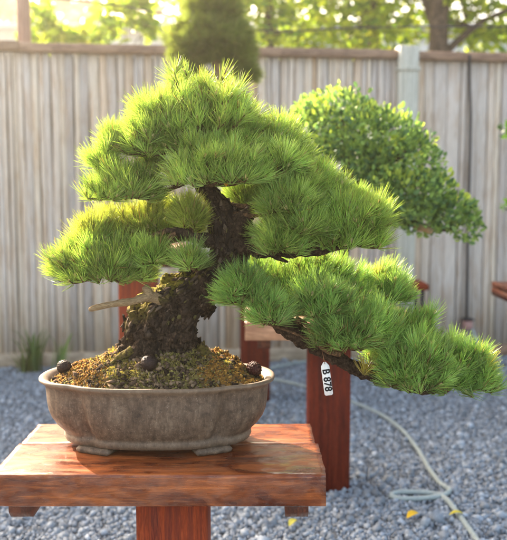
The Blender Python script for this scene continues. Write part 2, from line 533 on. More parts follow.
slat_panel(-4.6, XP - 0.055)
slat_panel(XP + 0.055, 5.2)
FM = Matrix((( FU.x, -FN.x, 0, 0), (FU.y, -FN.y, 0, 0), (0, 0, 1, 0), (0, 0, 0, 1)))   # local x along fence, y away from camera
def fbox(mb, xa, xb, oa, ob, za, zb, bev=0.003):
    M = Matrix.Translation(Vector((0, fence_y(0), 0))) @ FM
    L = FU.x
    mb.box((xa / L, -ob, za), (xb / L, -oa, zb), M, None, bev)
b = MB(); fbox(b, -4.6, 5.2, -0.05, -0.02, 0.02, 1.87); b.build('gap_shade_sheet', plain('gap_shade_dark', (0.085, 0.07, 0.06), 0.9, 0.3), fence)  # dark sheet added behind the slats so the gaps read as shade
b = MB(); fbox(b, -4.6, XPOLE - 0.002, -0.05, 0.052, 1.89, 1.942); b.build('top_rail', M_RAIL, fence)
b = MB(); fbox(b, XPOLE + 0.002, XP - 0.062, -0.05, 0.052, 1.882, 1.932); b.build('top_rail', M_RAIL, fence)
b = MB(); fbox(b, XP + 0.062, 5.2, -0.05, 0.052, 1.875, 1.925); b.build('top_rail', M_RAIL, fence)
b = MB(); fbox(b, XP - 0.06, XP + 0.06, -0.03, 0.085, 0, 1.955, 0.006); b.build('fence_post', M_GREYWOOD, fence)
b = MB(); fbox(b, XP - 0.068, XP + 0.068, -0.038, 0.093, 1.80, 1.825, 0.004); b.build('post_collar', M_GREYWOOD, fence)
b = MB(); fbox(b, -4.6, XP - 0.062, 0.0, 0.036, -0.01, 0.085); b.build('baseboard', wood('tan_kickboard', (0.30, 0.22, 0.15), (0.42, 0.33, 0.24), (0.52, 0.43, 0.33), 'X', 0.8, 14), fence)
b = MB(); fbox(b, XP + 0.062, 5.2, 0.0, 0.036, -0.01, 0.075); b.build('baseboard', M_RAIL, fence)
kx = at(501, 293, 5.18).x; kz = at(501, 293, 5.18).z

pl = empty('wooden_pole', (XPOLE, fence_y(XPOLE) + 0.09, 0), 'tall slim pinkish brown pole rising above the fence at its left end', 'pole')
b = MB(); b.box((XPOLE - 0.034, fence_y(XPOLE) + 0.06, 0), (XPOLE + 0.034, fence_y(XPOLE) + 0.13, 3.3), None, None, 0.005); b.build('shaft', M_POLE, pl)
b = MB(); b.box((XPOLE - 0.042, fence_y(XPOLE) + 0.052, 3.3), (XPOLE + 0.042, fence_y(XPOLE) + 0.138, 3.33), None, None, 0.004); b.build('cap', M_POLE, pl)
wz = at(300, 27, 5.6).z
pts, rr = catmull([(XPOLE - 3, 5.2, wz + 0.02), (XPOLE, 5.0, wz + 0.06), (0, 5.55, wz - 0.03), (1.0, 5.6, wz), (4.5, 5.9, wz + 0.06)], 0.006, 0.15)
b = MB(); b.tube(pts, rr, 6); props(b.build('overhead_wire', M_CABLE, smooth=True, origin=(XPOLE, 5.0, wz)), 'thin dark wire strung level above the whole fence', 'wire')

# cable, box and hose on the fence
cpt = [fpt(at(px, py, 5.17).x, 0.032, at(px, py, 5.17).z) for px, py in ((466, 56), (466.5, 62), (468, 85), (469, 120), (468, 170), (466.5, 220), (466, 270), (465.5, 318))]
cpt[0] = fpt(at(466, 56, 5.17).x, 0.064, cpt[0].z); cpt[1] = fpt(at(466, 56, 5.17).x, 0.062, cpt[1].z)
pts, rr = catmull(cpt, 0.0085, 0.04)
b = MB(); b.tube(pts, rr, 8); props(b.build('electric_cable', M_CABLE, smooth=True, origin=cpt[-1]), 'black cable hanging straight down the fence at the right', 'cable')
bx = at(465.5, 323, 5.16)
tap = empty('outlet_box', fpt(bx.x, 0.026, bx.z), 'small pinkish outlet box on the fence at the foot of the black cable', 'outlet box')
b = MB(); fbox(b, bx.x - 0.028, bx.x + 0.028, 0.024, 0.07, bx.z - 0.035, bx.z + 0.024, 0.006); b.build('housing', M_BOX, tap)
b = MB(); fbox(b, bx.x - 0.034, bx.x + 0.034, 0.022, 0.085, bx.z + 0.0245, bx.z + 0.034, 0.003); b.build('lid', M_CABLE, tap)

hp = [fpt(bx.x + 0.02, 0.078, bx.z - 0.03), fpt(bx.x + 0.05, 0.12, bx.z - 0.12), fpt(at(482, 347, 5.1).x, 0.17, 0.10), onz(490, 371, 0.014)]
for px, py in ((470, 380), (420, 374), (370, 366), (320, 361), (290, 364), (262, 371), (256, 377), (272, 379), (307, 387), (352, 402), (380, 414), (402, 430), (418, 450), (430, 470), (441, 484), (449.5, 490), (440, 496), (418, 498.5), (398, 498.5), (391, 496), (396, 492.5), (415, 492), (436, 494), (447, 500), (459, 515), (470, 530), (481, 546), (498, 575)):
    hp.append(onz(px, py, 0.017))
for i in (20, 21, 22, 23): pass
pts, rr = catmull(hp, 0.0088, 0.02)
b = MB(); b.tube(pts, rr, 12); props(b.build('garden_hose', M_HOSE, smooth=True, origin=hp[14]), 'pale grey green hose winding over the gravel with a flattened loop', 'hose')

# ------------------------------------------------------------------ leaf and needle clouds
def unit(a): return a / np.maximum(np.linalg.norm(a, axis=-1, keepdims=True), 1e-9)

def perp_frame(d):
    ref = np.where(np.abs(d[:, 2:3]) < 0.9, np.array([[0, 0, 1.0]]), np.array([[1.0, 0, 0]]))
    a = unit(np.cross(d, ref)); return a, np.cross(d, a)

def needle_mesh(C, D, L, n, spread, wid, colr, droop=0.0, stem=0.016):
    """tufts at C pointing along D; n needles each"""
    k = len(C)
    C = np.repeat(C, n, 0); D = np.repeat(D, n, 0); L = np.repeat(L, n) * RNG.uniform(0.72, 1.08, k * n)
    colr = np.repeat(colr, n, 0) * RNG.uniform(0.75, 1.25, (k * n, 1))
    A, B = perp_frame(D)
    u = RNG.uniform(0.0, 1, k * n)
    phi = spread * u ** 0.62
    th = RNG.uniform(0, 2 * math.pi, k * n)
    side = A * np.cos(th)[:, None] + B * np.sin(th)[:, None]
    nd = unit(D * np.cos(phi)[:, None] + side * np.sin(phi)[:, None] + RNG.normal(0, 0.05, (k*n, 3)))
    base = C - D * (stem * u)[:, None] + side * 0.0022
    old = RNG.random(k * n) < 0.02
    colr[old] = np.array([0.24, 0.13, 0.05]) * RNG.uniform(0.6, 1.3, (int(old.sum()), 1))
    bend = RNG.normal(0, 0.055, (k * n, 3)) * L[:, None] + D * 0.10 * L[:, None] * np.sin(phi)[:, None]
    mid = base + nd * (L * 0.55)[:, None]
    tip = base + nd * L[:, None] + bend - np.array([[0, 0, 1.0]]) * (droop * L)[:, None]
    wv = unit(np.cross(nd, RNG.normal(size=(k*n, 3)))) * (wid * RNG.uniform(0.8, 1.15, k*n))[:, None]
    V = np.stack([base - wv*0.45, base + wv*0.45, mid - wv*0.5, mid + wv*0.5, tip - wv*0.12, tip + wv*0.12], 1).reshape(-1, 3)
    i = np.arange(k * n)[:, None] * 6
    Fq = np.concatenate([i + np.array([[0, 1, 3, 2]]), i + np.array([[2, 3, 5, 4]])])
    cc = np.repeat(colr, 6, 0).reshape(-1, 6, 3)
    cc[:, :2] *= np.array([1.08, 1.0, 0.9]); cc[:, 4:] *= np.array([1.12, 1.05, 0.9])
    return V, Fq, cc.reshape(-1, 3)

def leaf_mesh(C, D, ln, wd, colr):
    n = len(C)
    D = unit(D); A, B = perp_frame(D)
    th = RNG.uniform(0, 2 * math.pi, n)
    S = A * np.cos(th)[:, None] + B * np.sin(th)[:, None]
    N = np.cross(D, S)
    l = ln[:, None]; w = wd[:, None]
    base = C; tip = C + D * l - N * l * 0.08
    r1 = C + D*l*0.28 + S*w*0.42 + N*w*0.14; r2 = C + D*l*0.74 + S*w*0.40 + N*w*0.12
    l1 = C + D*l*0.28 - S*w*0.42 + N*w*0.14; l2 = C + D*l*0.74 - S*w*0.40 + N*w*0.12
    V = np.stack([base, r1, r2, tip, l2, l1], 1).reshape(-1, 3)
    i = np.arange(n)[:, None] * 6
    Fq = np.concatenate([i + np.array([[0, 1, 2, 3]]), i + np.array([[3, 4, 5, 0]])])
    return V, Fq, np.repeat(colr, 6, 0)

# ------------------------------------------------------------------ display stands
def stand(name_label, cx, yf, yb, w, ztop, thick, pillar_x, pillar_w, top_mat, pil_mat, y_pillar=None, two=True, battens=(-0.235, 0.225), grp='wooden display stands for bonsai'):
    yc = (yf + yb) / 2 if y_pillar is None else y_pillar
    t = empty('display_stand', (pillar_x, yc, 0), name_label, 'plant stand', grp)
    ysplit = yf + (yb - yf) * 0.56
    spans = [(yf, ysplit - 0.0015), (ysplit + 0.0015, yb)] if two else [(yf, yb)]
    for j, (a, c) in enumerate(spans):
        V, Fc = board_data(cx - w/2, cx + w/2 - (0.006 if j else 0), a, c, ztop - thick, ztop - (0.003 if j else 0), j)
        mb = MB(); mb.add(V, Fc); mb.build('board', top_mat, t)
    zb = ztop - thick
    for bxo in battens:
        mb = MB()
        x0, x1 = cx + bxo - 0.022, cx + bxo + 0.022
        prof = [(yf + 0.022, zb - 0.001), (yf + 0.022, zb - 0.020), (yf + 0.035, zb - 0.034), (yb - 0.035, zb - 0.034), (yb - 0.02, zb - 0.020), (yb - 0.02, zb - 0.001)]
        vs = [(x0, y, z) for y, z in prof] + [(x1, y, z) for y, z in prof]
        fs = [(5,4,3,2,1,0), (6,7,8,9,10,11)] + [(i, (i+1) % 6, (i+1) % 6 + 6, i + 6) for i in range(6)]
        mb.add(vs, fs); mb.build('batten', M_BATTEN, t)
    mb = MB(); h = pillar_w / 2
    mb.box((pillar_x - h, yc - h, -0.02), (pillar_x + h, yc + h, zb - 0.001), None, None, 0.004)
    mb.build('pillar', pil_mat, t)
    return t

def board_data(x0, x1, y0, y1, z0, z1, seed):
    """a plank with softly worn edges and a slightly uneven top"""
    nx, prof = 60, []
    e = 0.005
    ny = 14
    ring = [(y0, z0 + 0.002), (y0, z1 - e), (y0 + e*0.3, z1 - e*0.3)]
    ring += [(y0 + e + (y1 - y0 - 2*e) * i / ny, z1) for i in range(ny + 1)]
    ring += [(y1 - e*0.3, z1 - e*0.3), (y1, z1 - e), (y1, z0 + 0.002), (y1 - 0.002, z0), (y0 + 0.002, z0)]
    m = len(ring); V = []
    for i in range(nx + 1):
        x = x0 + (x1 - x0) * i / nx
        for (y, z) in ring:
            q = Vector((x, y, z))
            if z > z0 + 0.003:
                q.z += 0.0011 * mn.noise(Vector((x * 9, y * 40, seed * 7.0))) + 0.0006 * mn.noise(Vector((x * 40, y * 160, seed)))
                q.y += 0.0012 * mn.noise(Vector((x * 14, z * 30, seed + 3.0)))
            if i in (0, nx): q.x += 0.0018 * mn.noise(Vector((y * 60, z * 60, seed)))
            V.append(q)
    Fc = []
    for i in range(nx):
        for k in range(m):
            a = i*m + k; b_ = i*m + (k+1) % m
            Fc.append((a, a + m, b_ + m, b_))
    Fc.append(tuple(range(m))); Fc.append(tuple((nx*m + k) for k in range(m))[::-1])
    return V, Fc

ZT = CAM_H - 0.54
fl, fr, bl, br = onz(-8, 475, ZT), onz(327, 475, ZT), onz(38.5, 422, ZT), onz(312, 422, ZT)
TY0, TY1 = fl.y, (bl.y + br.y) / 2
TX0, TX1 = (fl.x + bl.x) / 2, (fr.x + br.x) / 2
TW, TXC = TX1 - TX0, (TX0 + TX1) / 2
px0, px1 = at(136, 525, TY0 + 0.09).x, at(207, 525, TY0 + 0.09).x
print('table', TX0, TX1, TY0, TY1, 'pillar', px0, px1)
stand('glossy reddish brown stand in front, its thick board carrying the grey brown pot', TXC, TY0, TY1, TW, ZT, 0.062,
      (px0 + px1) / 2, px1 - px0, M_TOP, M_PILLAR_WARM, y_pillar=TY0 + 0.09 + (px1 - px0) / 2,
      battens=(at(20, 512, TY0 + 0.02).x - TXC, at(297, 512, TY0 + 0.02).x - TXC))
g2 = onz(330, 493, 0.0)
Y2 = g2.y
w2 = 42.5 * mpp(Y2)
p2x = at(329.5, 430, Y2).x
z2 = at(300, 322, Y2 - 0.10).z
stand('dark red pillared stand under the leafy shrub, white tag hanging before it', p2x, Y2 - 0.10, Y2 + 0.26, 0.60, z2, 0.064,
      p2x, w2, M_PALETOP, M_PILLAR, y_pillar=Y2 + w2 / 2)
Y3 = 4.02
p3x = at(255, 340, Y3).x
z3 = at(255, 281, Y3 - 0.1).z
stand('reddish brown stand far behind the right side of the main pot', p3x, Y3 - 0.12, Y3 + 0.30, 0.60, z3, 0.06,
      p3x, 0.150, M_PALETOP, M_PILLAR, y_pillar=Y3 + 0.075)
Y4 = 3.30
p4x = at(136.5, 300, Y4).x
z4 = at(136, 247, Y4 - 0.05).z
stand('reddish brown stand behind the trunk and dead branch, seen between trunk and low foliage', p4x, Y4 - 0.08, Y4 + 0.24, 0.40, z4, 0.05,
      p4x, 0.150, M_PALETOP, M_PILLAR_WARM, y_pillar=Y4 + 0.075, battens=(-0.13, 0.13))
# low bench against the fence, only its right end shows
be = at(428, 287, 4.72)
bench = empty('garden_bench', (be.x - 0.3, 4.85, 0), 'brown plank bench against the fence, its end showing right of the pine', 'bench')
b = MB(); b.box((be.x - 0.62, 4.70, be.z - 0.018), (be.x, 4.95, be.z + 0.018), None, None, 0.004); b.build('seat', M_PILLAR_WARM, bench)
for lx in (be.x - 0.585, be.x - 0.03):
    for ly in (4.725, 4.925):
        b = MB(); b.tube([(lx, ly, 0), (lx, ly, be.z - 0.019)], 0.011, 8); b.build('leg', M_CABLE, bench)

# ------------------------------------------------------------------ the main pot
PCX, PCY = at(158, 376, 1.685).x, 1.683
RX, RY = 0.2475, 0.138
RIM_Z = at(158, 373.5, 1.683).z
PH = RIM_Z - ZT
print('pot height', PH)
pot = empty('bonsai_pot', (PCX, PCY, ZT), 'oval lobed grey brown clay pot with flared rim on the glossy front stand', 'pot')
LOBES = [math.acos(0.64), math.pi - math.acos(0.64), -math.acos(0.64), -(math.pi - math.acos(0.64))]
def outline(th, k):
    c, s = math.cos(th), math.sin(th)
    p = 2.35
    r = (abs(c)**p + abs(s)**p) ** (-1/p)
    x, y = r * c, r * s
    n = 0
    for l in LOBES:
        lx, ly = math.cos(l), math.sin(l)
        d = (math.atan2(s, c) - math.atan2(ly, lx) + math.pi) % (2*math.pi) - math.pi
        n += math.exp(-(d / 0.10)**2)
    f = 1 - k * n
    return x * f, y * f
prof = [  # height, scale x, scale y, lobe depth, rim colour weight
    (0.012, 0.60, 0.60, 0.03, 0), (0.012, 0.765, 0.775, 0.05, 0), (0.0135, 0.785, 0.80, 0.05, 0.5), (0.020, 0.80, 0.82, 0.07, 0.6), (0.026, 0.795, 0.815, 0.05, 0.6), (0.0285, 0.785, 0.80, 0.055, 0.2),
    (0.034, 0.81, 0.83, 0.10, 0), (0.045, 0.86, 0.87, 0.115, 0), (0.058, 0.90, 0.90, 0.115, 0), (0.072, 0.924, 0.922, 0.105, 0), (0.088, 0.936, 0.934, 0.092, 0), (0.104, 0.94, 0.938, 0.078, 0),
    (0.118, 0.945, 0.94, 0.066, 0.1), (0.1235, 0.957, 0.957, 0.055, 0.3), (0.1268, 0.978, 0.975, 0.045, 0.8), (0.1292, 0.994, 0.994, 0.026, 1), (0.1318, 1.0, 1.0, 0.026, 1), (0.1342, 0.997, 0.994, 0.026, 1), (0.136, 0.985, 0.982, 0.026, 1),
    (0.1357, 0.962, 0.945, 0.026, 1), (0.132, 0.925, 0.90, 0.028, 0.9), (0.124, 0.905, 0.875, 0.03, 0.5), (0.10, 0.88, 0.85, 0.03, 0), (0.05, 0.80, 0.78, 0.03, 0)]
NS = 220
V, Cc = [], []
for (h, sx, sy, k, rc) in prof:
    hh = h * PH / 0.136
    for i in range(NS):
        th = 2 * math.pi * i / NS
        x, y = outline(th, k)
        j = 0.0012 * mn.noise(Vector((x * 3, y * 3, hh * 20)))
        V.append((PCX + RX * sx * x * (1 + j), PCY + RY * sy * y * (1 + j), ZT + hh + (0.0016 * mn.noise(Vector((x*2, y*2, 5))) if h > .11 else 0)))
        Cc.append((rc, rc, rc))
Fc = []
for a in range(len(prof) - 1):
    for i in range(NS):
        Fc.append((a*NS + i, a*NS + (i+1) % NS, (a+1)*NS + (i+1) % NS, (a+1)*NS + i))
link_mesh('body', V, [np.array(Fc), np.array([list(range(NS))[::-1]])], M_POT, pot, col=np.array(Cc), smooth=True)
# cloud feet
for th in [math.radians(a) for a in (-128, -52, 52, 128)]:
    ox, oy = outline(th, 0)
    tx, ty = -math.sin(th), math.cos(th)
    cxp, cyp = PCX + RX * 0.765 * ox, PCY + RY * 0.775 * oy
    # tangent of the ellipse
    tv = Vector((-RX * math.sin(th), RY * math.cos(th), 0)).normalized(); nv = Vector((tv.y, -tv.x, 0))
    mb = MB(); n = 24; vs = []
    for layer, (z, grow) in enumerate(((0.0, -0.004), (0.003, 0.0), (0.008, 0.001), (0.0135, -0.004))):
        for i in range(n):
            s = i / (n - 1) * 2 - 1
            lob = 0.008 * (1 - 0.35 * abs(math.sin(s * math.pi * 1.5))) * (1 - 0.3 * s * s)
            q = Vector((cxp, cyp, ZT + z)) + tv * (s * (0.038 + grow)) + nv * (0.002 + (lob + grow) * (0.85 if abs(s) < 0.98 else 0.3))
            vs.append(q)
        for i in range(n)[::-1]:
            s = i / (n - 1) * 2 - 1
            vs.append(Vector((cxp, cyp, ZT + z)) + tv * (s * (0.038 + grow)) - nv * 0.03)
    m2 = 2 * n; fs = []
    for l in range(3):
        for i in range(m2):
            fs.append((l*m2 + i, l*m2 + (i+1) % m2, (l+1)*m2 + (i+1) % m2, (l+1)*m2 + i))
    fs.append(tuple(range(m2))[::-1]); fs.append(tuple(3*m2 + i for i in range(m2)))
    mb.add(vs, fs, (0.15, 0.15, 0.15)); mb.build('foot', M_POT, pot)

# soil mound
TRX, TRY = at(164, 350, 1.70).x, 1.705
def soil_z(x, y):
    ex, ey = (x - PCX) / (RX * 0.9), (y - PCY) / (RY * 0.87)
    r = math.sqrt(ex*ex + ey*ey)
    edge = max(0.0, 1 - r)
    d = math.hypot((x - TRX) / 0.155, (y - TRY) / 0.115)
    m = 0.054 * math.exp(-d**2.2)
    vv = mn.voronoi(Vector((x * 46, y * 46, 0.4)))[0]
    lump = (0.011 * mn.fractal(Vector((x * 26, y * 26, 1.7)), 0.8, 2.0, 4) + 0.012 * min(0.8, (vv[1] - vv[0])) * math.exp(-(d * 0.75)**2)) * min(1, edge * 6)
    return ZT + PH * 0.935 + m * min(1, edge * 5) + 0.012 * min(1, edge * 3) + lump
def soil_col(x, y):
    ex = (x - TRX)
    o = 0.0
    if ex > 0.07: o = min(1, (ex - 0.07) / 0.03)
    if ex < -0.10: o = min(1, (-0.10 - ex) / 0.03)
    o *= 0.5 + 0.9 * mn.noise(Vector((x * 35, y * 35, 0.3)))
    return max(0, min(1, o + 0.25 * (abs(ex) > 0.1)))
n_r, n_t = 60, 150
V, Cc, Fc = [], [], []
for i in range(n_r + 1):
    for k in range(n_t):
        th = 2*math.pi*k/n_t; ox, oy = outline(th, 0.028); r = i / n_r
        x, y = PCX + RX * 0.903 * ox * r, PCY + RY * 0.872 * oy * r
        V.append((x, y, soil_z(x, y) if i else soil_z(PCX, PCY)))
        o = soil_col(x, y); n1 = 0.5 + 0.5 * mn.noise(Vector((x*60, y*60, 3)))
        g0 = np.array((0.075, 0.05, 0.026)) * (1 - n1) + np.array((0.25, 0.20, 0.06)) * n1
        Cc.append(g0 * (1 - o) + np.array((0.32, 0.165, 0.04)) * o)
for i in range(n_r):
    for k in range(n_t):
        Fc.append((i*n_t + k, (i+1)*n_t + k, (i+1)*n_t + (k+1) % n_t, i*n_t + (k+1) % n_t))
soil = link_mesh('soil', V, [np.array(Fc)], M_GRIT, pot, col=np.array(Cc), smooth=True)

def grit():
    base = np.array([[1,0,0],[-1,0,0],[0,1,0],[0,-1,0],[0,0,1],[0,0,-1]], float)
    tri = np.array([[0,2,4],[2,1,4],[1,3,4],[3,0,4],[2,0,5],[1,2,5],[3,1,5],[0,3,5]])
    Vs, Fs, Cs = [], [], []; n = 0
    while n < 12500:
        th, r = random.uniform(0, 2*math.pi), math.sqrt(random.random())
        ox, oy = outline(th, 0.03)
        x, y = PCX + RX * 0.885 * ox * r, PCY + RY * 0.85 * oy * r
        big = random.random() < 0.045 + 0.05 * (abs(x - TRX) < 0.1)
        s = random.uniform(0.004, 0.0085) if big else random.choice([0.0014, 0.0018, 0.0024, 0.003, 0.004])
        o = soil_col(x, y)
        if random.random() < o * 0.92:
            c = random.choice([(0.44, 0.22, 0.05), (0.34, 0.16, 0.04), (0.50, 0.29, 0.07), (0.24, 0.13, 0.05), (0.13, 0.08, 0.04)]); s = min(s, 0.0036)
        else:
            c = random.choice([(0.06, 0.04, 0.025), (0.12, 0.08, 0.05), (0.20, 0.17, 0.055), (0.32, 0.27, 0.08), (0.22, 0.19, 0.05), (0.16, 0.11, 0.06), (0.26, 0.19, 0.11)])
            if big: c = random.choice([(0.04, 0.027, 0.018), (0.09, 0.06, 0.04), (0.15, 0.10, 0.065), (0.26, 0.18, 0.11)])
        R = Matrix.Rotation(random.uniform(0, 6.28), 3, Vector((random.gauss(0, 1), random.gauss(0, 1), random.gauss(0, 1))))
        sc = np.array([random.uniform(0.8, 1.6), random.uniform(0.7, 1.2), random.uniform(0.4, 1.0)]) * s
        v = (base * RNG.uniform(0.7, 1.15, (6, 3)) + RNG.normal(0, 0.12, (6, 3))) * sc
        v = v @ np.array(R) + np.array([x, y, soil_z(x, y) + s * 0.35])
        Vs.append(v); Fs.append(tri + n * 6); Cs.append(np.tile(np.array(c) * random.uniform(0.8, 1.2), (6, 1))); n += 1
    o = link_mesh('moss_and_grit', np.concatenate(Vs), [np.concatenate(Fs)], M_GRIT, soil, col=np.concatenate(Cs))
    props(o, kind='stuff')
    # short moss threads
    k = 5200; C, D = [], []
    while len(C) < k:
        th, r = random.uniform(0, 2*math.pi), math.sqrt(random.random()) * 0.86
        x, y = PCX + RX * 0.86 * math.cos(th) * r, PCY + RY * 0.84 * math.sin(th) * r
        if mn.noise(Vector((x * 45, y * 45, 9))) < -0.05 or soil_col(x, y) > 0.55: continue
        C.append((x, y, soil_z(x, y))); D.append((random.gauss(0, .5), random.gauss(-.15, .5), 1))
    C = np.array(C); D = unit(np.array(D))
    pal = np.array([(0.26, 0.23, 0.06), (0.36, 0.32, 0.10), (0.20, 0.19, 0.045), (0.42, 0.36, 0.15)])[RNG.integers(0, 4, k)]
    V, Fq, cc = needle_mesh(C, D, RNG.uniform(0.004, 0.010, k), 4, 1.1, 0.0009, pal, 0.2, 0.001)
    props(link_mesh('moss', V, [Fq], M_NEEDLE, soil, col=cc), kind='stuff')
grit()

# ------------------------------------------------------------------ cones on the soil
def pine_cone(px, py, Y, r, label, mat, open_=0.0, squash=0.92, tilt=0.3):
    c0 = at(px, py, Y)
    z = soil_z(c0.x, c0.y) + r * 0.78
    o = empty('pine_cone', (c0.x, c0.y, z - r * squash), label, 'pine cone', 'dark cones lying on the bonsai soil')
    mb = MB()
    core = []
    nu, nv_ = 26, 40
    for i in range(nu + 1):
        ph = math.pi * i / nu
        for k in range(nv_):
            th = 2 * math.pi * k / nv_
            core.append(Vector((math.sin(ph)*math.cos(th), math.sin(ph)*math.sin(th), math.cos(ph))) * r * 0.90)
    fs = [(i*nv_ + k, (i+1)*nv_ + k, (i+1)*nv_ + (k+1) % nv_, i*nv_ + (k+1) % nv_) for i in range(nu) for k in range(nv_)]
    R = Matrix.Rotation(tilt, 3, 'X') @ Matrix.Rotation(tilt * 1.3, 3, 'Y')
    T = Vector((c0.x, c0.y, z))
    fit = lambda v: T + R @ Vector((v.x, v.y, v.z * squash))
    mb.add([fit(v) for v in core], fs)
    mb.build('core', mat, o, smooth=True)
    N = 90; ga = math.pi * (3 - math.sqrt(5)); mb = MB()
    for i in range(N):
        zz = 1 - 2 * (i + 0.5) / N
        rr = math.sqrt(1 - zz*zz); th = i * ga
        n = Vector((rr*math.cos(th), rr*math.sin(th), zz))
        up = Vector((0, 0, 1)); t = (up - n * up.dot(n)); t = t.normalized() if t.length > 1e-3 else Vector((1, 0, 0))
        s = n.cross(t); a = r * 0.20
        p = n * r * 0.88
        q = [p - s*a - t*a*0.7, p + s*a - t*a*0.7, p + s*a*0.7 + t*a*0.5 + n*r*(0.08+open_*0.5), p + t*a*1.0 + n*r*(0.06+open_), p - s*a*0.7 + t*a*0.5 + n*r*(0.08+open_*0.5), p + n*r*(0.13 + open_*0.4)]
        mb.add([fit(v) for v in q], [(0, 1, 5), (1, 2, 5), (2, 3, 5), (3, 4, 5), (4, 0, 5)])
    mb.build('scales', mat, o)
pine_cone(64.5, 371, 1.685, 0.0165, 'round dark brown cone at the left end of the pot soil', M_CONE, 0.0, 0.92, 0.4)
pine_cone(149.5, 380, 1.605, 0.0185, 'round dark cone on the moss at the front of the mound', M_CONE, 0.0, 0.95, -0.5)
pine_cone(254, 371.5, 1.68, 0.0165, 'reddish brown open scaled cone at the right end of the pot soil', M_CONE_RED, 0.16, 0.9, 0.7)

# ------------------------------------------------------------------ the pine
pine = empty('bonsai_pine', (TRX, TRY, ZT + PH), 'old bonsai pine with dark gnarled trunk and green needle pads cascading right', 'bonsai tree')
def bark_disp(q, d, r, t, T):
    s = 1 / max(r, 0.006)
    p = Vector((q.x, q.y, q.z * 0.6))
    p = p + 0.012 * Vector((mn.noise(p * 22), mn.noise(p * 22 + Vector((9, 0, 0))), mn.noise(p * 22 + Vector((0, 9, 0)))))
    v = mn.voronoi(p * 50)[0]
    w = mn.voronoi(p * 27 + Vector((3, 1, 2)))[0]
    crack = 0.55 * min(1.0, (v[1] - v[0]) * 2.2) + 0.75 * min(1.0, (w[1] - w[0]) * 1.8)
    big = mn.fractal(p * 13, 0.7, 2.1, 5)
    fine = mn.fractal(p * 90, 0.8, 2.1, 3)
    lump = mn.fractal(Vector((p.x * 24, p.y * 24, p.z * 17)) + Vector((5, 2, 7)), 0.7, 2.1, 3)
    a = 0.88 * (r * 0.36 * big + r * 0.22 * lump + min(r * 0.40, 0.022) * (crack - 0.85) + min(r * 0.12, 0.0042) * fine)
    return q + d * a
def px_path(lst, ry=None):
    P, R = [], []
    for it in lst:
        px, py, r, Y = it
        P.append(at(px, py, Y)); R.append(r * mpp(Y))
    return P, R
TR = [(158, 376, 46, 1.712), (158, 362, 43, 1.710), (158, 346, 38, 1.705), (160, 328, 34, 1.70), (166, 311, 31, 1.70), (183, 296, 25, 1.698), (204, 282, 21.5, 1.695), (220, 266, 19, 1.69), (226, 247, 19, 1.69), (227, 228, 21, 1.69), (219, 209, 13.5, 1.69), (208, 191, 10, 1.695), (198, 175, 8.4, 1.70), (193, 150, 6, 1.705), (197, 120, 4.5, 1.71), (203, 95, 2.5, 1.715)]
P, R = px_path(TR)
P, R = catmull(P, R, 0.0021)
P_TR, R_TR = P, R
def trunk_disp(q, d, r, t, T):
    q = bark_disp(q, d, r, t, T)
    if t < 0.16:                                   # root flare
        k = (0.16 - t) / 0.16
        a = math.atan2(d.y, d.x)
        q = q + Vector((d.x, d.y, 0)) * (k * 0.008 * max(0, math.sin(a * 3.5 + 0.6)))
    return q
V, Fc = tube_data(P, R, 132, True, trunk_disp)
Cc = []
nseg = 132
for i, q in enumerate(V):
    ring = min(i // nseg, len(P) - 1)
    k = i % nseg
    up = (Vector(q) - P[ring]).normalized().z if (Vector(q) - P[ring]).length > 1e-6 else 0
    tt = ring / (len(P) - 1)
    m = 0.0
    if 0.05 < tt < 0.55: m = max(0, min(1, (up - 0.1) * 2.2)) 
    if tt < 0.08: m = max(m, 0.35)
    Cc.append((0, m, 0))
tri = [f for f in Fc if len(f) == 3]; quad = [f for f in Fc if len(f) == 4]
trunk_obj = link_mesh('trunk', V, [np.array(quad), np.array(tri)], M_BARK, pine, col=np.array(Cc), smooth=True)
def bark_plates():
    ring_n = len(P_TR); n = 1900
    Vs, Fs, Cs = [], [], []; b0 = 0
    for _ in range(n):
        ring = random.randrange(4, int(ring_n * 0.78)); k = random.randrange(nseg)
        q = Vector(V[ring * nseg + k]); ctr = P_TR[ring]
        nr = (q - ctr).normalized(); T = (P_TR[ring + 1] - P_TR[ring - 1]).normalized()
        if nr.z > 0.45 and random.random() < 0.7: continue
        nr = (nr + T * random.gauss(0.15, 0.30) + Vector((random.gauss(0, .12), random.gauss(0, .12), random.gauss(0, .12)))).normalized()
        T = (T - nr * T.dot(nr)).normalized(); S = nr.cross(T)
        rr = R_TR[ring]
        a = random.uniform(0.002, 0.0065) * min(1, rr / 0.03 + 0.3); l = a * random.uniform(1.3, 3.6)
        m = random.choice((5, 6, 7)); ph = random.uniform(0, 6.28)
        top = [q + nr * random.uniform(0.0002, 0.0022) + (T * math.cos(ph + 6.283*i/m) * l + S * math.sin(ph + 6.283*i/m) * a) * random.uniform(0.45, 1.15) for i in range(m)]
        bot = [p - nr * 0.0035 + (q - p) * 0.15 for p in top]
        Vs += top + bot
        Fs.append([b0 + i for i in range(m)])
        for i in range(m): Fs.append([b0 + m + i, b0 + m + (i+1) % m, b0 + (i+1) % m, b0 + i])
        c = random.choices([(0.030, 0.021, 0.016), (0.055, 0.038, 0.027), (0.085, 0.060, 0.043), (0.15, 0.11, 0.078), (0.14, 0.12, 0.045)], [34, 32, 22, 5, 7])[0]
        Cs += [c] * (2 * m); b0 += 2 * m
    mb = MB(); mb.v = [tuple(p) for p in Vs]; mb.f = Fs; mb.c = Cs
    groups = [np.array([f for f in Fs if len(f) == L_]) for L_ in (4, 5, 6, 7)]
    link_mesh('bark_plates', np.array(mb.v), groups, M_GRIT, trunk_obj, col=np.array(Cs))
bark_plates()
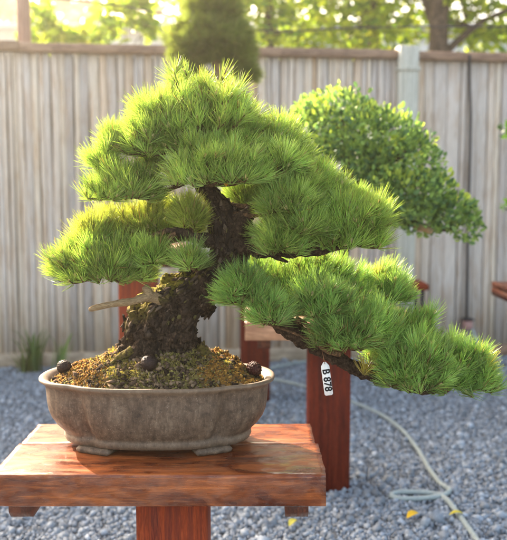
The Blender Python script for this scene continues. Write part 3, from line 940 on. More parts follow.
# burr and broken stub on the upper trunk
mb = MB()
P, R = px_path([(226, 238, 17, 1.69), (238, 226, 15, 1.675), (247, 215, 9, 1.665), (251, 207, 4, 1.66)])
P, R = catmull(P, R, 0.003); mb.tube(P, R, 40, True, bark_disp, (0, 0, 0)); mb.build('broken_stub', M_BARK, pine, smooth=True)
mb = MB()
P, R = px_path([(222, 243, 10, 1.685), (205, 240, 8, 1.66), (190, 236, 6.5, 1.64), (176, 231, 5, 1.63), (166, 230, 3, 1.63)])
P, R = catmull(P, R, 0.003); mb.tube(P, R, 28, True, bark_disp, (0, 0, 0)); mb.build('branch', M_BARK, pine, smooth=True)
for pth in ([(236, 243, 9, 1.67), (262, 250, 8, 1.65), (290, 252, 6.5, 1.64), (318, 251, 5, 1.64), (345, 246, 3, 1.65)], [(268, 251, 4, 1.65), (278, 258, 2.6, 1.65), (288, 262, 0.9, 1.655)]):
    mb = MB(); P, R = px_path(pth); P, R = catmull(P, R, 0.003); mb.tube(P, R, 26, True, bark_disp, (0, 0, 0)); mb.build('branch', M_BARK, pine, smooth=True)
# dead branch to the left
mb = MB()
def dead_disp(q, d, r, t, T):
    return q + d * (r * 0.22 * mn.fractal(Vector((q.x*30, q.y*90, q.z*90)), 0.8, 2, 4))
P, R = px_path([(168, 304, 5, 1.65), (156, 298, 5.5, 1.64), (146, 297, 5, 1.63), (134, 301, 3.8, 1.62), (118, 303.5, 3.5, 1.615), (103, 306, 3.3, 1.61), (92, 309, 2.8, 1.61), (89, 310, 1.4, 1.61)])
P, R = catmull(P, R, 0.003); mb.tube(P, R, 24, True, dead_disp)
P, R = px_path([(150, 297, 6, 1.635), (147, 290, 4.6, 1.63), (144, 286, 3.0, 1.63)]); P, R = catmull(P, R, 0.003); mb.tube(P, R, 18, True, dead_disp)
mb.build('dead_branch', M_DEAD, pine, smooth=True)
# exposed roots on the mound
for pth in ([(132, 350, 7, 1.65), (121, 357, 4.5, 1.64), (110, 364, 2, 1.63)], [(198, 347, 7, 1.68), (210, 357, 4.5, 1.68), (222, 366, 2, 1.68)]):
    mb = MB(); P, R = px_path(pth); P, R = catmull(P, R, 0.003); mb.tube(P, R, 24, True, bark_disp, (0, 0.35, 0)); mb.build('root', M_BARK, pine, smooth=True)
# cascading limb
mb = MB()
CAS = [(222, 268, 13, 1.69), (240, 284, 11.5, 1.68), (262, 304, 10.5, 1.67), (290, 328, 10, 1.66), (318, 348, 9.5, 1.65), (350, 366, 8.8, 1.65), (385, 380, 7.4, 1.65), (415, 388, 5.6, 1.65), (440, 390, 4, 1.65), (465, 378, 2.2, 1.65)]
P, R = px_path(CAS); P, R = catmull(P, R, 0.003); mb.tube(P, R, 32, True, bark_disp, (0, 0.0, 0)); mb.build('cascade_limb', M_BARK, pine, smooth=True)
# loops of thin rootlike twigs under the cascade
for pth in ([(296, 318, 2.2, 1.62), (308, 326, 2.4, 1.61), (316, 340, 2.6, 1.61), (326, 350, 3.0, 1.61), (340, 354, 3.2, 1.62)], [(262, 322, 1.6, 1.61), (286, 330, 1.3, 1.61), (306, 338, 1.3, 1.62), (316, 342, 1.2, 1.64)], [(318, 332, 2, 1.61), (328, 336, 2.4, 1.61), (334, 346, 2.4, 1.62)]):
    mb = MB(); P, R = px_path(pth); P, R = catmull(P, R, 0.003); mb.tube(P, R, 14, True, dead_disp); mb.build('twig', M_TWIG, pine, smooth=True)

# pads: centre x, base y, half width, height (photo pixels incl. needles), depth Y, depth radius, attach point index in (px,py,Y), colour, n
Gm, Gy, Gd, Gb = (0.25, 0.37, 0.09), (0.33, 0.40, 0.09), (0.26, 0.385, 0.10), (0.225, 0.37, 0.105)
PADS = [
    (198, 150, 80, 84, 1.715, .115, (197, 130, 1.71), Gm, 150),
    (160, 145, 45, 58, 1.68, .07, (197, 135, 1.71), Gm, 46),
    (266, 166, 50, 58, 1.75, .085, (205, 180, 1.69), Gm, 86),
    (218, 181, 62, 48, 1.60, .055, (203, 180, 1.69), Gd, 66),
    (272, 170, 40, 34, 1.64, .04, (208, 185, 1.69), Gd, 30),
    (126, 198, 49, 42, 1.66, .055, (199, 177, 1.70), Gm, 44),
    (104, 168, 23, 28, 1.69, .03, (192, 160, 1.70), Gm, 14),
    (314, 202, 44, 48, 1.73, .06, (225, 205, 1.69), Gm, 60),
    (288, 211, 38, 38, 1.61, .045, (222, 210, 1.69), Gd, 44),
    (338, 244, 62, 56, 1.66, .065, (232, 225, 1.69), Gm, 92),
    (296, 196, 34, 40, 1.66, .04, (225, 205, 1.69), Gm, 34),
    (356, 220, 36, 36, 1.72, .04, (300, 225, 1.69), Gm, 30),
    (276, 240, 26, 30, 1.63, .03, (235, 235, 1.69), Gd, 18),
    (116, 150, 20, 32, 1.72, .05, (197, 140, 1.71), Gm, 26),
    (150, 262, 30, 32, 1.63, .035, (176, 231, 1.63), Gm, 26),
    (152, 170, 20, 24, 1.75, .03, (196, 165, 1.70), Gm, 12),
    (250, 204, 30, 28, 1.74, .04, (222, 205, 1.69), Gd, 24),
    (96, 240, 30, 34, 1.67, .04, (166, 231, 1.63), Gy, 24),
    (376, 342, 40, 46, 1.63, .04, (340, 345, 1.65), Gb, 34),
    (300, 232, 36, 36, 1.60, .035, (235, 225, 1.69), Gd, 30),
    (148, 238, 64, 48, 1.71, .055, (190, 235, 1.64), Gy, 58),
    (190, 225, 25, 36, 1.655, .03, (190, 235, 1.64), Gy, 20),
    (104, 277, 60, 54, 1.64, .065, (176, 231, 1.63), Gm, 84),
    (72, 275, 30, 30, 1.66, .04, (120, 268, 1.64), Gm, 20),
    (190, 268, 25, 32, 1.60, .022, (205, 262, 1.66), Gd, 11),
    (280, 251, 31, 32, 1.59, .03, (235, 245, 1.69), Gd, 24),
    (300, 302, 92, 56, 1.73, .075, (245, 285, 1.68), Gb, 110),
    (385, 300, 38, 42, 1.76, .045, (340, 300, 1.72), Gb, 34),
    (244, 301, 34, 44, 1.575, .03, (240, 282, 1.68), Gb, 26),
    (268, 322, 30, 40, 1.565, .025, (262, 300, 1.67), Gb, 18),
    (320, 313, 42, 44, 1.60, .04, (290, 322, 1.66), Gb, 36),
    (350, 342, 48, 50, 1.605, .045, (330, 350, 1.65), Gb, 46),
    (402, 354, 50, 58, 1.71, .06, (360, 366, 1.65), Gb, 66),
    (415, 384, 46, 56, 1.60, .045, (395, 380, 1.65), Gb, 46),
    (455, 386, 47, 58, 1.67, .055, (430, 388, 1.65), Gb, 60),
]
def pad(cx, by, rx, h, Y, dr, att, colr, n):
    n = int(n * 2.1)
    sd = random.uniform(0, 50)
    s = mpp(Y)
    A, H = max(0.018, (rx - 12) * s), max(0.012, (h - 17) * s)
    c = at(cx, by - 4, Y)
    C, D = [], []
    tries = 0
    while len(C) < n and tries < n * 60:
        tries += 1
        v = Vector((random.gauss(0, 1), random.gauss(-0.15, 1), random.gauss(0.25, 0.85))).normalized()
        if v.z < -0.28: continue
        k = random.uniform(0.58, 1.06) * (1 + 0.34 * mn.noise(Vector((v.x * 2.2 + sd, v.y * 2.2, v.z * 2.2))))
        zz = v.z if v.z > 0 else v.z * 0.35
        p = c + Vector((v.x * A * k, v.y * dr * k, zz * H * k))
        if tries < n * 30 and any((p - q).length < 0.0150 for q in C): continue
        nrm = Vector((v.x / A, v.y / dr, zz / H)).normalized()
        d = (nrm * 0.42 + Vector((0, 0, 0.72)) + Vector((v.x * 0.35, -0.06, 0)) + Vector((random.gauss(0, .32), random.gauss(0, .30), random.gauss(0, .18)))).normalized()
        if d.z < 0.22: d.z = 0.22; d.normalize()
        C.append(p); D.append(d)
    Cn, Dn = np.array(C), np.array(D)
    m = len(C)
    tint = RNG.normal(0, 1, (m, 1))
    cc = np.array(colr)[None] * (1 + 0.25 * RNG.normal(0, 1, (m, 1)).clip(-2, 2)) * (1 + tint * np.array([[0.07, 0.02, 0.05]]))
    yel = RNG.random(m) < 0.002
    cc[yel] = np.array([0.36, 0.30, 0.05])
    cc = np.clip(cc, 0.01, 0.6)
    L = RNG.uniform(0.027, 0.045, m)
    V, Fq, col = needle_mesh(Cn, Dn, L, 50, 0.80, 0.0011, cc)
    V2, F2, c2 = needle_mesh(Cn, Dn, np.full(m, 0.0095), 5, 0.25, 0.0030, np.tile(np.array([[0.50, 0.42, 0.26]]), (m, 1)), 0, 0.0)
    F2 = F2 + len(V); V = np.concatenate([V, V2]); Fq = np.concatenate([Fq, F2]); col = np.concatenate([col, c2])
    f = link_mesh('foliage_pad', V, [Fq], M_NEEDLE, pine, col=col)
    # branch with its twigs
    mb = MB()
    a = at(*att)
    hub = c + Vector((0, 0, -0.004))
    mid = (a + hub) / 2 + Vector((random.uniform(-.01, .01), random.uniform(-.01, .01), -0.012))
    P, R = catmull([a, mid, hub], [0.0055, 0.0045, 0.0035], 0.006)
    mb.tube(P, R, 10, True, lambda q, d, r, t, T: q + d * r * 0.35 * mn.noise(q * 160), (0, 0, 0))
    for k in range(m):
        if k % 2 and m > 40: pass
        p, d = C[k], D[k]
        st = hub + (p - hub) * random.uniform(0.0, 0.35); st.z = hub.z + (st.z - hub.z) * 0.3
        q1 = st + (p - st) * 0.55 + Vector((0, 0, -0.006))
        PP, RR = catmull([st, q1, p - d * 0.012, p + d * 0.004], [0.0022, 0.0018, 0.0017, 0.0011], 0.012)
        mb.tube(PP, RR, 5, False, None, (0, 0, 0))
    mb.build('branch', M_TWIG, pine, smooth=True)
for pd in PADS: pad(*pd)

# yellowing needle tips and the small orange leaf caught in the crown
for (px, py, Y, c) in ((383, 302, 1.70, (0.56, 0.46, 0.05)), (486, 352, 1.66, (0.46, 0.44, 0.09)), (478, 345, 1.70, (0.42, 0.42, 0.09)), (366, 356, 1.61, (0.26, 0.25, 0.06))):
    C = np.array([at(px, py + 12, Y)]); D = unit(np.array([[0.25, -0.1, 1.0]]))
    V, Fq, col = needle_mesh(C, D, np.array([0.042]), 70, 1.0, 0.0014, np.array([c]))
    link_mesh('yellow_needle_tuft', V, [Fq], M_NEEDLE, pine, col=col)

def flat_leaf(p, heading, ln, wd, colr, label, group=None, lift=0.3):
    D = unit(np.array([[math.cos(heading), math.sin(heading), lift]]))
    S = np.cross(D, [[0, 0, 1.0]]); S = unit(S); N = np.cross(S, D)
    V = []; nl = 8
    for i in range(nl + 1):
        t = i / nl; w = wd * math.sin(math.pi * min(1, t * 0.96 + 0.03)) ** 0.7 * 0.5
        c = np.array(p) + D[0] * ln * t + N[0] * ln * 0.16 * math.sin(t * 3)
        for s in (-1, -0.5, 0, 0.5, 1): V.append(c + S[0] * w * s + N[0] * abs(s) * w * 0.35)
    Fq = [(i*5 + k, i*5 + k + 1, (i+1)*5 + k + 1, (i+1)*5 + k) for i in range(nl) for k in range(4)]
    o = link_mesh('fallen_leaf', V, [np.array(Fq)], M_DRY, None, np.tile(np.array(colr), (len(V), 1)), True, tuple(p))
    md = o.modifiers.new('thickness', 'SOLIDIFY'); md.thickness = 0.0006
    return props(o, label, 'leaf', group)
flat_leaf(at(226, 186, 1.635), 1.3, 0.020, 0.014, (0.75, 0.30, 0.02), 'bright orange leaf caught in the pine beside its upper trunk', None, 1.2)
GL = 'yellow leaves fallen on the gravel'
flat_leaf(onz(407, 518, 0.02), 0.3, 0.045, 0.034, (0.72, 0.50, 0.03), 'round yellow leaf on the gravel just below the hose loop', GL, 0.2)
flat_leaf(onz(449, 515, 0.02), -0.1, 0.046, 0.020, (0.62, 0.55, 0.06), 'slender yellow leaf on the gravel close beside the hose', GL, 0.15)
flat_leaf(onz(289, 526, 0.02), 0.8, 0.040, 0.024, (0.52, 0.50, 0.08), 'yellow green leaf on the gravel below the front stand', GL, 0.2)

# ------------------------------------------------------------------ the white tag
tp = at(324.5, 362, 1.60)
tagY = 1.60
tag = empty('plant_tag', tp, 'white plastic tag with black characters hanging from the cascading limb', 'tag')
s = mpp(tagY)
tilt = math.radians(8)
def tg(x, y, off=0.0):   # local px: x right, y down from top
    c, sn = math.cos(tilt), math.sin(tilt)
    return Vector((tp.x + (x * c + y * sn) * s, tp.y + off, tp.z - (-x * sn + y * c) * s))
out2 = [(-1.2, 0), (1.2, 0), (4.3, 4.5), (4.3, 33.5), (3.2, 35), (-3.2, 35), (-4.3, 33.5), (-4.3, 4.5)]
mb = MB(); vs = [tg(x, y, 0) for x, y in out2] + [tg(x, y, 0.0012) for x, y in out2]
mb.add(vs, [tuple(range(8))[::-1], tuple(range(8, 16))] + [(i, (i+1) % 8, (i+1) % 8 + 8, i + 8) for i in range(8)])
mb.build('label_plate', M_TAG, tag)
cu = bpy.data.curves.new('lettering', 'FONT'); cu.body = 'B 878'; cu.size = 1.0; cu.extrude = 0.01; cu.align_x = 'CENTER'; cu.align_y = 'CENTER'
cu.offset = 0.025
tmp = bpy.data.objects.new('lettering_tmp', cu); COL.objects.link(tmp)
dg = bpy.context.evaluated_depsgraph_get()
me = bpy.data.meshes.new_from_object(tmp.evaluated_get(dg)); bpy.data.objects.remove(tmp)
xs = [v.co.x for v in me.vertices]; ww = max(xs) - min(xs)
k = 23.0 / ww
for v in me.vertices:
    x, y, z = v.co
    q = tg(y * k * 1.02 , 19 + x * k, -0.0004 - z * 0.02)       # reads from top to bottom
    v.co = q - tp
me.materials.append(M_INK); me.name = 'lettering'
lo = bpy.data.objects.new('lettering', me); COL.objects.link(lo); lo.parent = tag
mb = MB(); P, R = catmull([tg(0, 2, -0.001), at(323, 355, 1.602), at(322, 350, 1.612), at(323, 344, 1.625), at(326, 340, 1.64)], 0.0006, 0.004)
mb.tube(P, R, 6); mb.build('tie_wire', M_WIRE, tag, smooth=True)

# ------------------------------------------------------------------ pots of the other bonsai
def simple_pot(loc, rx, ry, h, mat, label):
    t = empty('bonsai_pot', loc, label, 'pot')
    mb = MB(); n = 48
    pr = [(0.0, 0.80), (0.012, 0.84), (0.02, 0.80), (h*0.5, 0.92), (h - 0.02, 0.95), (h - 0.014, 1.0), (h, 1.0), (h, 0.92), (h - 0.03, 0.9)]
    vs = [(loc[0] + rx*sc*math.cos(2*math.pi*i/n), loc[1] + ry*sc*math.sin(2*math.pi*i/n), loc[2] + z) for z, sc in pr for i in range(n)]
    fs = [(a*n+i, a*n+(i+1) % n, (a+1)*n+(i+1) % n, (a+1)*n+i) for a in range(len(pr)-1) for i in range(n)] + [tuple(range(n))[::-1]]
    mb.add(vs, fs); mb.build('body', mat, t, smooth=False)
    mb = MB(); vs = [(loc[0] + rx*0.91*r*math.cos(2*math.pi*i/n), loc[1] + ry*0.91*r*math.sin(2*math.pi*i/n), loc[2] + h - 0.012 + 0.02*(1-r)) for r in (1, .5, .05) for i in range(n)]
    mb.add(vs, [(a*n+i, a*n+(i+1) % n, (a+1)*n+(i+1) % n, (a+1)*n+i) for a in range(2) for i in range(n)] + [tuple(range(2*n, 3*n))], (0.10, 0.08, 0.04))
    mb.build('soil', M_GRIT, t, smooth=True)
    return t

# leafy shrub bonsai on the second stand
SY = Y2 + 0.08
sp = (p2x, SY, z2 + 0.001)
simple_pot(sp, 0.16, 0.12, 0.085, M_GLAZE, 'dark glazed oval pot under the leafy shrub, behind the pine')
shrub = empty('shrub_bonsai', (p2x, SY, z2 + 0.08), 'dense dome of small glossy round leaves cascading right behind the pine', 'bonsai tree')
def limb(name, pts, mat, parent, seg=16, step=0.01):
    mb = MB(); P = [at(a, b_, c) for a, b_, r, c in pts]; R = [r * mpp(c) for a, b_, r, c in pts]
    P, R = catmull(P, R, step); mb.tube(P, R, seg, True, bark_disp, (0, 0, 0)); return mb.build(name, mat, parent, smooth=True)
limb('trunk', [(330, 312, 13, SY), (334, 280, 10, SY), (345, 245, 8, SY), (352, 205, 7, SY), (345, 160, 5, SY), (340, 120, 3, SY)], M_BARK, shrub)
limb('branch', [(345, 240, 7, SY), (375, 225, 6, SY), (405, 222, 5, SY), (432, 228, 4, SY), (458, 228, 2.5, SY)], M_BARK, shrub)
limb('branch', [(350, 200, 5, SY), (320, 175, 4, SY), (300, 140, 3, SY)], M_BARK, shrub)
limb('branch', [(350, 190, 5, SY), (385, 165, 4, SY), (410, 150, 3, SY)], M_BARK, shrub)
limb('cut_branch', [(415, 226, 3.5, SY - 0.05), (426, 229, 3.2, SY - 0.09), (431, 231, 3, SY - 0.12)], M_DEAD, shrub)
def leaf_blob(lst, Y, per, ln, cols, dark):
    """lst: (px, py, rx, ry) ellipses at depth Y; leaves over their outer shells"""
    C, D, W, K = [], [], [], []
    for (px, py, rx, ry, dy) in lst:
        c = at(px, py, Y + dy); a, h = rx * mpp(Y), ry * mpp(Y); dd = (a + h) * 0.5
        m = int(per * (a * h + a * dd + h * dd))
        for _ in range(m):
            v = Vector((random.gauss(0, 1), random.gauss(-.1, 1), random.gauss(0.1, 1))).normalized()
            r = random.uniform(0.72, 1.04) * (1 + 0.26 * mn.noise(Vector((v.x*4.5 + px, v.y*4.5, v.z*4.5))))
            p = c + Vector((v.x*a*r, v.y*dd*r, v.z*h*r))
            d = v * 0.7 + Vector((0, -0.1, 0.55)) + Vector((random.gauss(0, .45), random.gauss(0, .45), random.gauss(0, .4)))
            C.append(p); D.append(d)
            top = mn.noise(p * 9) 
            K.append(cols[1] if random.random() < max(0.05, 0.22 + 0.5 * top) * max(0, v.z) * 1.6 else (cols[0] if random.random() < 0.62 else dark))  # lighter leaves favour upward sides, sunlit highlights put into the leaf colour
    n = len(C)
    L = ln * RNG.uniform(0.7, 1.25, n)
    return leaf_mesh(np.array(C), np.array(D), L, L * RNG.uniform(0.55, 0.72, n), np.array(K) * RNG.uniform(0.75, 1.25, (n, 1)))
blobs = [(338, 128, 46, 36, 0), (310, 140, 30, 36, 0.05), (375, 140, 46, 32, 0), (340, 175, 60, 40, 0.05), (405, 165, 36, 30, 0), (395, 195, 48, 26, -0.05), (430, 195, 26, 22, 0), (425, 216, 34, 18, -0.05), (452, 212, 24, 18, 0), (466, 224, 15, 17, 0), (372, 210, 40, 18, 0.0)]
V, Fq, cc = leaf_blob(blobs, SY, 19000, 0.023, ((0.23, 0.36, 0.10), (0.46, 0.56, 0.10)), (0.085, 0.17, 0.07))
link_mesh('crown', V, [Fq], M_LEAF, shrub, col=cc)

# topiary pine on the third stand
simple_pot((p3x, Y3 + 0.08, z3 + 0.001), 0.17, 0.13, 0.09, M_GLAZE, 'dark round pot on the far stand under the clipped topiary pine')
topi = empty('topiary_pine', (p3x, Y3 + 0.08, z3 + 0.08), 'olive green clipped pine with rounded pads behind the crown top', 'bonsai tree')
TY = Y3 + 0.08
limb('trunk', [(255, 274, 12, TY), (250, 240, 10, TY), (232, 200, 9, TY), (240, 150, 8, TY), (226, 100, 7, TY), (217, 60, 6, TY), (214, 30, 4, TY), (214, -15, 2, TY)], M_DEAD, topi)
limb('branch', [(222, 78, 4, TY), (236, 72, 3, TY), (246, 68, 2, TY)], M_BARK, topi)
limb('branch', [(222, 78, 4, TY), (205, 72, 3, TY), (190, 68, 2, TY)], M_BARK, topi)
for (cx, by, rx, h, n, dr) in ((212, 44, 44, 36, 420, .17), (192, 54, 24, 24, 130, .10), (232, 55, 25, 24, 130, .10), (213, 12, 30, 31, 220, .13), (214, -12, 20, 30, 110, .08), (246, 75, 14, 18, 60, .06), (188, 77, 20, 18, 80, .07)):
    s = mpp(TY); c = at(cx, by, TY); C, D = [], []
    for _ in range(n):
        v = Vector((random.gauss(0, 1), random.gauss(-.2, 1), random.gauss(0.1, 0.8))).normalized()
        zz = v.z if v.z > 0 else v.z * 0.25
        k2 = random.uniform(0.78, 1.04) * (1 + 0.22 * mn.noise(v * 3.1 + Vector((cx, by, 0))))
        C.append(c + Vector((v.x * (rx - 5) * s * k2, v.y * dr * k2, zz * (h - 5) * s * k2))); D.append((v * 0.8 + Vector((0, 0, 0.45))).normalized())
    k = len(C); cc = np.array([[0.165, 0.22, 0.058]]) * RNG.uniform(0.75, 1.3, (k, 1))
    V, Fq, col = needle_mesh(np.array(C), np.array(D), RNG.uniform(0.035, 0.065, k), 46, 1.15, 0.0026, cc)
    link_mesh('foliage_pad', V, [Fq], M_NEEDLE, topi, col=col)

# bonsai just outside the right edge, two sprigs reach into the picture
EY = 3.6
ex = at(560, 300, EY).x
ez = at(500, 290, EY - 0.15).z
stand('dark stand whose thin board end shows at the right edge before the fence', ex, EY - 0.15, EY + 0.2, 0.50, ez, 0.03, ex, 0.15, M_BATTEN, M_PILLAR, y_pillar=EY)
simple_pot((ex, EY, ez + 0.001), 0.15, 0.11, 0.08, M_GLAZE, 'dark pot of the bonsai beyond the right edge')
eb = empty('leafy_bonsai', (ex, EY, ez + 0.07), 'green leafy bonsai whose sprigs reach in at the right edge', 'bonsai tree')
limb('trunk', [(545, 285, 10, EY), (550, 230, 8, EY), (540, 170, 6, EY), (545, 110, 4, EY)], M_BARK, eb)
limb('branch', [(547, 205, 4, EY), (525, 203, 3, EY), (508, 206, 2, EY)], M_BARK, eb)
limb('branch', [(541, 160, 4, EY), (525, 140, 3, EY), (512, 136, 2, EY)], M_BARK, eb)
V, Fq, cc = leaf_blob([(530, 132, 26, 14, 0), (530, 206, 26, 8, 0), (550, 105, 30, 20, 0), (565, 170, 30, 18, 0)], EY, 12000, 0.028, ((0.06, 0.13, 0.03), (0.12, 0.22, 0.03)), (0.04, 0.09, 0.03))
link_mesh('crown', V, [Fq], M_LEAF, eb, col=cc)

# ------------------------------------------------------------------ strap leaved plants at the fence foot
def strap_clump(px, Y, n, hgt, label, colr, lean=0.0):
    c = onz(px, 366, 0); c = Vector((at(px, 366, Y).x, Y, 0))
    o = empty('strap_leaf_plant', c, label, 'plant', 'strap leaved plants along the fence foot')
    Vs, Fs, Cs = [], [], []; b0 = 0
    for i in range(n):
        a = random.uniform(0, 2*math.pi); d = Vector((math.cos(a), math.sin(a) * 0.5, 0)); h = hgt * random.uniform(0.55, 1.05); sp_ = random.uniform(0.05, 0.4) * h
        base = c + d * random.uniform(0, 0.05); w = random.uniform(0.006, 0.012); sd = Vector((-d.y, d.x, 0)).normalized()
        for k in range(7):
            t = k / 6
            p = base + d * (sp_ * t * t) + Vector((lean * h * t, 0, h * (t - 0.28 * t**3)))
            ww = w * (1 - t**2.2) + 0.0006
            Vs += [p - sd * ww, p + sd * ww]
        for k in range(6): Fs.append((b0 + 2*k, b0 + 2*k+1, b0 + 2*k+3, b0 + 2*k+2))
        b0 += 14
        Cs += [np.array(colr) * random.uniform(0.7, 1.3)] * 14
    link_mesh('blades', np.array(Vs), [np.array(Fs)], M_BGLEAF, o, col=np.array(Cs))
strap_clump(34, 4.72, 46, 0.36, 'low green strap leaved plant at the fence foot, leftmost of the three', (0.10, 0.19, 0.06))
strap_clump(24, 4.68, 26, 0.20, 'shortest strap leaved tuft at the fence foot', (0.12, 0.17, 0.06))
strap_clump(58, 4.70, 14, 0.34, 'sparse pale strap leaved plant at the fence foot nearest the pot', (0.16, 0.26, 0.10), 0.2)

# ------------------------------------------------------------------ beyond the fence
def tree(name, label, x, y, trunk_h, trunk_r, clumps, n, size, cols, cat='tree', group=None, lean=(0, 0), spread=0.42):
    o = empty(name, (x, y, 0), label, cat, group)
    mb = MB()
    top = Vector((x + lean[0], y + lean[1], trunk_h))
    P, R = catmull([(x, y, -0.05), (x + lean[0]*0.35 + 0.03, y, trunk_h * 0.4), top], [trunk_r * 1.25, trunk_r, trunk_r * 0.7], 0.15)
    mb.tube(P, R, 18, True, lambda q, d, r, t, T: q + d * r * 0.16 * mn.fractal(q * 5, 0.8, 2, 4), (0, 0, 0))
    for (a, b_, c, r) in clumps:
        q = Vector((a, b_, c)); st = P[int(len(P) * random.uniform(0.55, 0.98))]
        m = (st + q) / 2 + Vector((random.uniform(-.1, .1), random.uniform(-.1, .1), 0.08))
        PP, RR = catmull([st, m, q], [trunk_r * 0.42, trunk_r * 0.28, trunk_r * 0.12], 0.12)
        mb.tube(PP, RR, 7, False, None, (0, 0, 0))
    mb.build('trunk', M_BGBARK, o, smooth=True)
    C, D, K = [], [], []
    wts = [r**2 for *_, r in clumps]
    for i in range(n):
        a, b_, c, r = random.choices(clumps, wts)[0]
        v = Vector((random.gauss(0, spread), random.gauss(0, spread), random.gauss(0, spread * 0.75)))
        # small sprays inside the clump
        sub = Vector((round(v.x * 3.1) / 3.1, round(v.y * 3.1) / 3.1, round(v.z * 3.1) / 3.1))
        v = v * 0.45 + sub * 0.62
        C.append(Vector((a, b_, c)) + v * r)
        D.append((random.gauss(0, 1), random.gauss(0, 1), random.gauss(-0.2, 0.7)))
        K.append(random.choices(cols, [5, 3, 2][:len(cols)])[0])
    L = size * RNG.uniform(0.65, 1.3, n)
    V, Fq, cc = leaf_mesh(np.array(C), np.array(D), L, L * 0.6, np.array(K) * RNG.uniform(0.75, 1.3, (n, 1)))
    link_mesh('crown', V, [Fq], M_BGLEAF, o, col=cc)
    return o
YG, YG2, YG3 = (0.24, 0.34, 0.025), (0.36, 0.42, 0.04), (0.10, 0.20, 0.03)
def cl(lst, Y):
    return [(*at(px, py, Y + dy), r) for px, py, r, dy in lst]
tree('shade_tree', 'dark thick trunked tree with bright yellow green leaves behind the right of the fence', at(436, 30, 8).x, 8.0, 4.2, 0.105,
     cl([(465, -20, .7, 0), (490, 12, .6, .3), (470, 38, .4, .2), (420, -45, .8, .3), (500, 40, .35, .3), (400, -90, .9, .3), (480, -100, 1.0, 0), (540, 0, .7, 0), (440, -150, 1.0, .3), (520, -70, .8, .2)], 8.2), 4000, 0.105, (YG, YG2, YG3), group='trees behind the fence')
tree('shade_tree', 'bright yellow green tree behind the fence between topiary and the dark trunk', at(372, 30, 9).x, 9.0, 4.0, 0.07,
     cl([(330, 8, .55, 0), (300, 18, .5, .3), (360, 26, .5, -.3), (385, 2, .6, 0), (345, 42, .38, 0), (400, 34, .4, .2), (300, -45, .9, 0), (365, -60, .9, 0), (410, -30, .7, .2), (330, -120, 1.1, 0), (312, 44, .28, 0)], 9), 4000, 0.105, (YG, YG2, YG3), group='trees behind the fence')
tree('shade_tree', 'slim yellow green tree just right of the clipped topiary', at(268, 30, 8.5).x, 8.5, 3.6, 0.05,
     cl([(275, 12, .45, 0), (252, 2, .4, 0), (290, 36, .30, .2), (268, 40, .25, 0), (265, -50, .8, 0), (225, -10, .5, .3), (205, -25, .5, 0)], 8.5), 1900, 0.10, (YG, YG2, YG3), group='trees behind the fence')
tree('sapling', 'small big leaved bush above the fence beside the tall pole', at(60, 30, 6.3).x, 6.3, 1.9, 0.012,
     cl([(40, 18, .11, 0), (56, 34, .13, 0), (74, 36, .12, 0), (29, 36, .09, 0), (66, 42, .14, .1), (48, 14, .07, 0)], 6.3), 250, 0.10, ((0.30, 0.40, 0.04), (0.38, 0.42, 0.06), (0.2, 0.32, 0.04)), 'bush', 'leafy bushes behind the left of the fence')
tree('sapling', 'taller big leaved bush above the fence left of the topiary', at(120, 30, 6.8).x, 6.8, 2.1, 0.014,
     cl([(104, 14, .13, 0), (124, 8, .15, 0), (140, 20, .13, 0), (100, 38, .13, 0), (112, 26, .10, .1), (135, -6, .2, 0), (150, 24, .12, 0)], 6.8), 330, 0.105, ((0.28, 0.38, 0.05), (0.36, 0.42, 0.07), (0.18, 0.3, 0.04)), 'bush', 'leafy bushes behind the left of the fence')

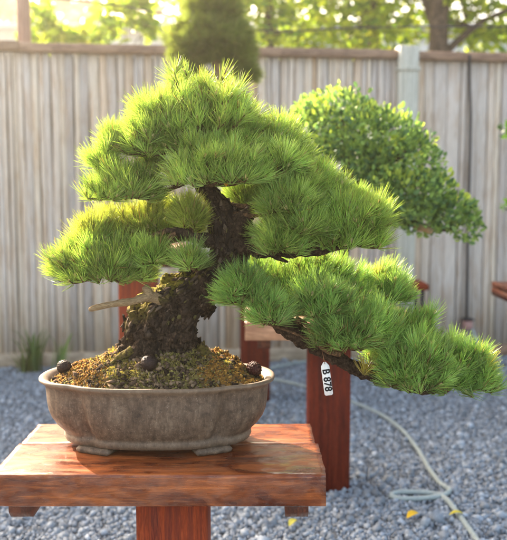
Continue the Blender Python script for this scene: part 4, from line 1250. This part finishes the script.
# long pale building
BY = 15.0
bz = at(100, 33, BY).z
bld = empty('building', (0, BY + 2, 0), 'long low pale building seen as a band above the fence', 'building')
b = MB(); b.box((-11, BY, 0), (5.4, BY + 5, bz), None, None, 0.02); b.build('wall', M_WALLW, bld)
b = MB(); vs = [(-11.3, BY - 0.4, bz), (5.7, BY - 0.4, bz), (5.7, BY + 5.4, bz), (-11.3, BY + 5.4, bz), (-11.3, BY - 0.4, bz + 0.1), (5.7, BY - 0.4, bz + 0.1), (5.7, BY + 2.5, bz + 0.55), (-11.3, BY + 2.5, bz + 0.55), (5.7, BY + 5.4, bz + 0.1), (-11.3, BY + 5.4, bz + 0.1)]
b.add(vs, [(0,3,2,1), (0,1,5,4), (4,5,6,7), (7,6,8,9), (2,3,9,8), (1,2,8,6,5), (0,4,7,9,3)]); b.build('roof', M_ROOF, bld)
for i in range(7):
    x = -9.6 + i * 2.1
    b = MB(); b.box((x, BY - 0.03, bz - 1.25), (x + 1.1, BY - 0.003, bz - 0.35), None, None, 0.01); wdw = b.build('window', M_WALLW, bld)
    b = MB(); b.box((x + 0.06, BY - 0.05, bz - 1.19), (x + 1.04, BY - 0.031, bz - 0.41), None, None, 0.004); b.build('pane', M_PANE, wdw)

# far wooded slope
hv = []; nxh, nyh = 60, 16
for j in range(nyh + 1):
    for i in range(nxh + 1):
        x = -60 + 120 * i / nxh; y = 24 + 50 * j / nyh
        z = 7.5 * (j / nyh) ** 0.8 * (0.45 + 0.55 * max(0.0, min(1.0, (8 - x) / 30))) + 0.8 * mn.noise(Vector((x * 0.1, y * 0.1, 0))) * (j / nyh)
        hv.append((x, y, z - 0.02))
hf = [(j*(nxh+1)+i, j*(nxh+1)+i+1, (j+1)*(nxh+1)+i+1, (j+1)*(nxh+1)+i) for j in range(nyh) for i in range(nxh)]
props(link_mesh('hill', hv, [np.array(hf)], plain('dry_slope', (0.16, 0.13, 0.06), 0.9, 0.4, 0.5), smooth=True), kind='structure')
def far_wood():
    mat = leaf_mat('dull_far_leaves', 0.7, 0.25, 0.1, (1.0, 1.0, 0.9))
    C, D, K = [], [], []
    for _ in range(150):
        x = random.uniform(-26, 4); y = random.uniform(24, 36)
        hgt = random.uniform(5.5, 9.5) * (1.0 if x < -2 else 0.62)
        col_ = random.choice([(0.22, 0.17, 0.08), (0.27, 0.20, 0.11), (0.17, 0.15, 0.06), (0.30, 0.23, 0.13)])
        for k in range(90):
            r = random.random() ** 0.5
            z = hgt * random.uniform(0.18, 1)
            w = 1.7 * math.sin(math.pi * min(0.98, z / hgt * 0.9 + 0.06)) ** 0.6
            a = random.uniform(0, 6.28)
            C.append((x + w * r * math.cos(a), y + w * r * math.sin(a), z)); D.append((random.gauss(0, 1), random.gauss(0, 1), random.gauss(0, .6))); K.append(col_)
    n = len(C); L = RNG.uniform(0.3, 0.6, n)
    V, Fq, cc = leaf_mesh(np.array(C), np.array(D), L, L * 0.75, np.array(K) * RNG.uniform(0.75, 1.3, (n, 1)))
    props(link_mesh('woodland', V, [Fq], mat, col=cc), 'far brownish green wood rising beyond the pale building', 'woodland', kind='stuff')
far_wood()
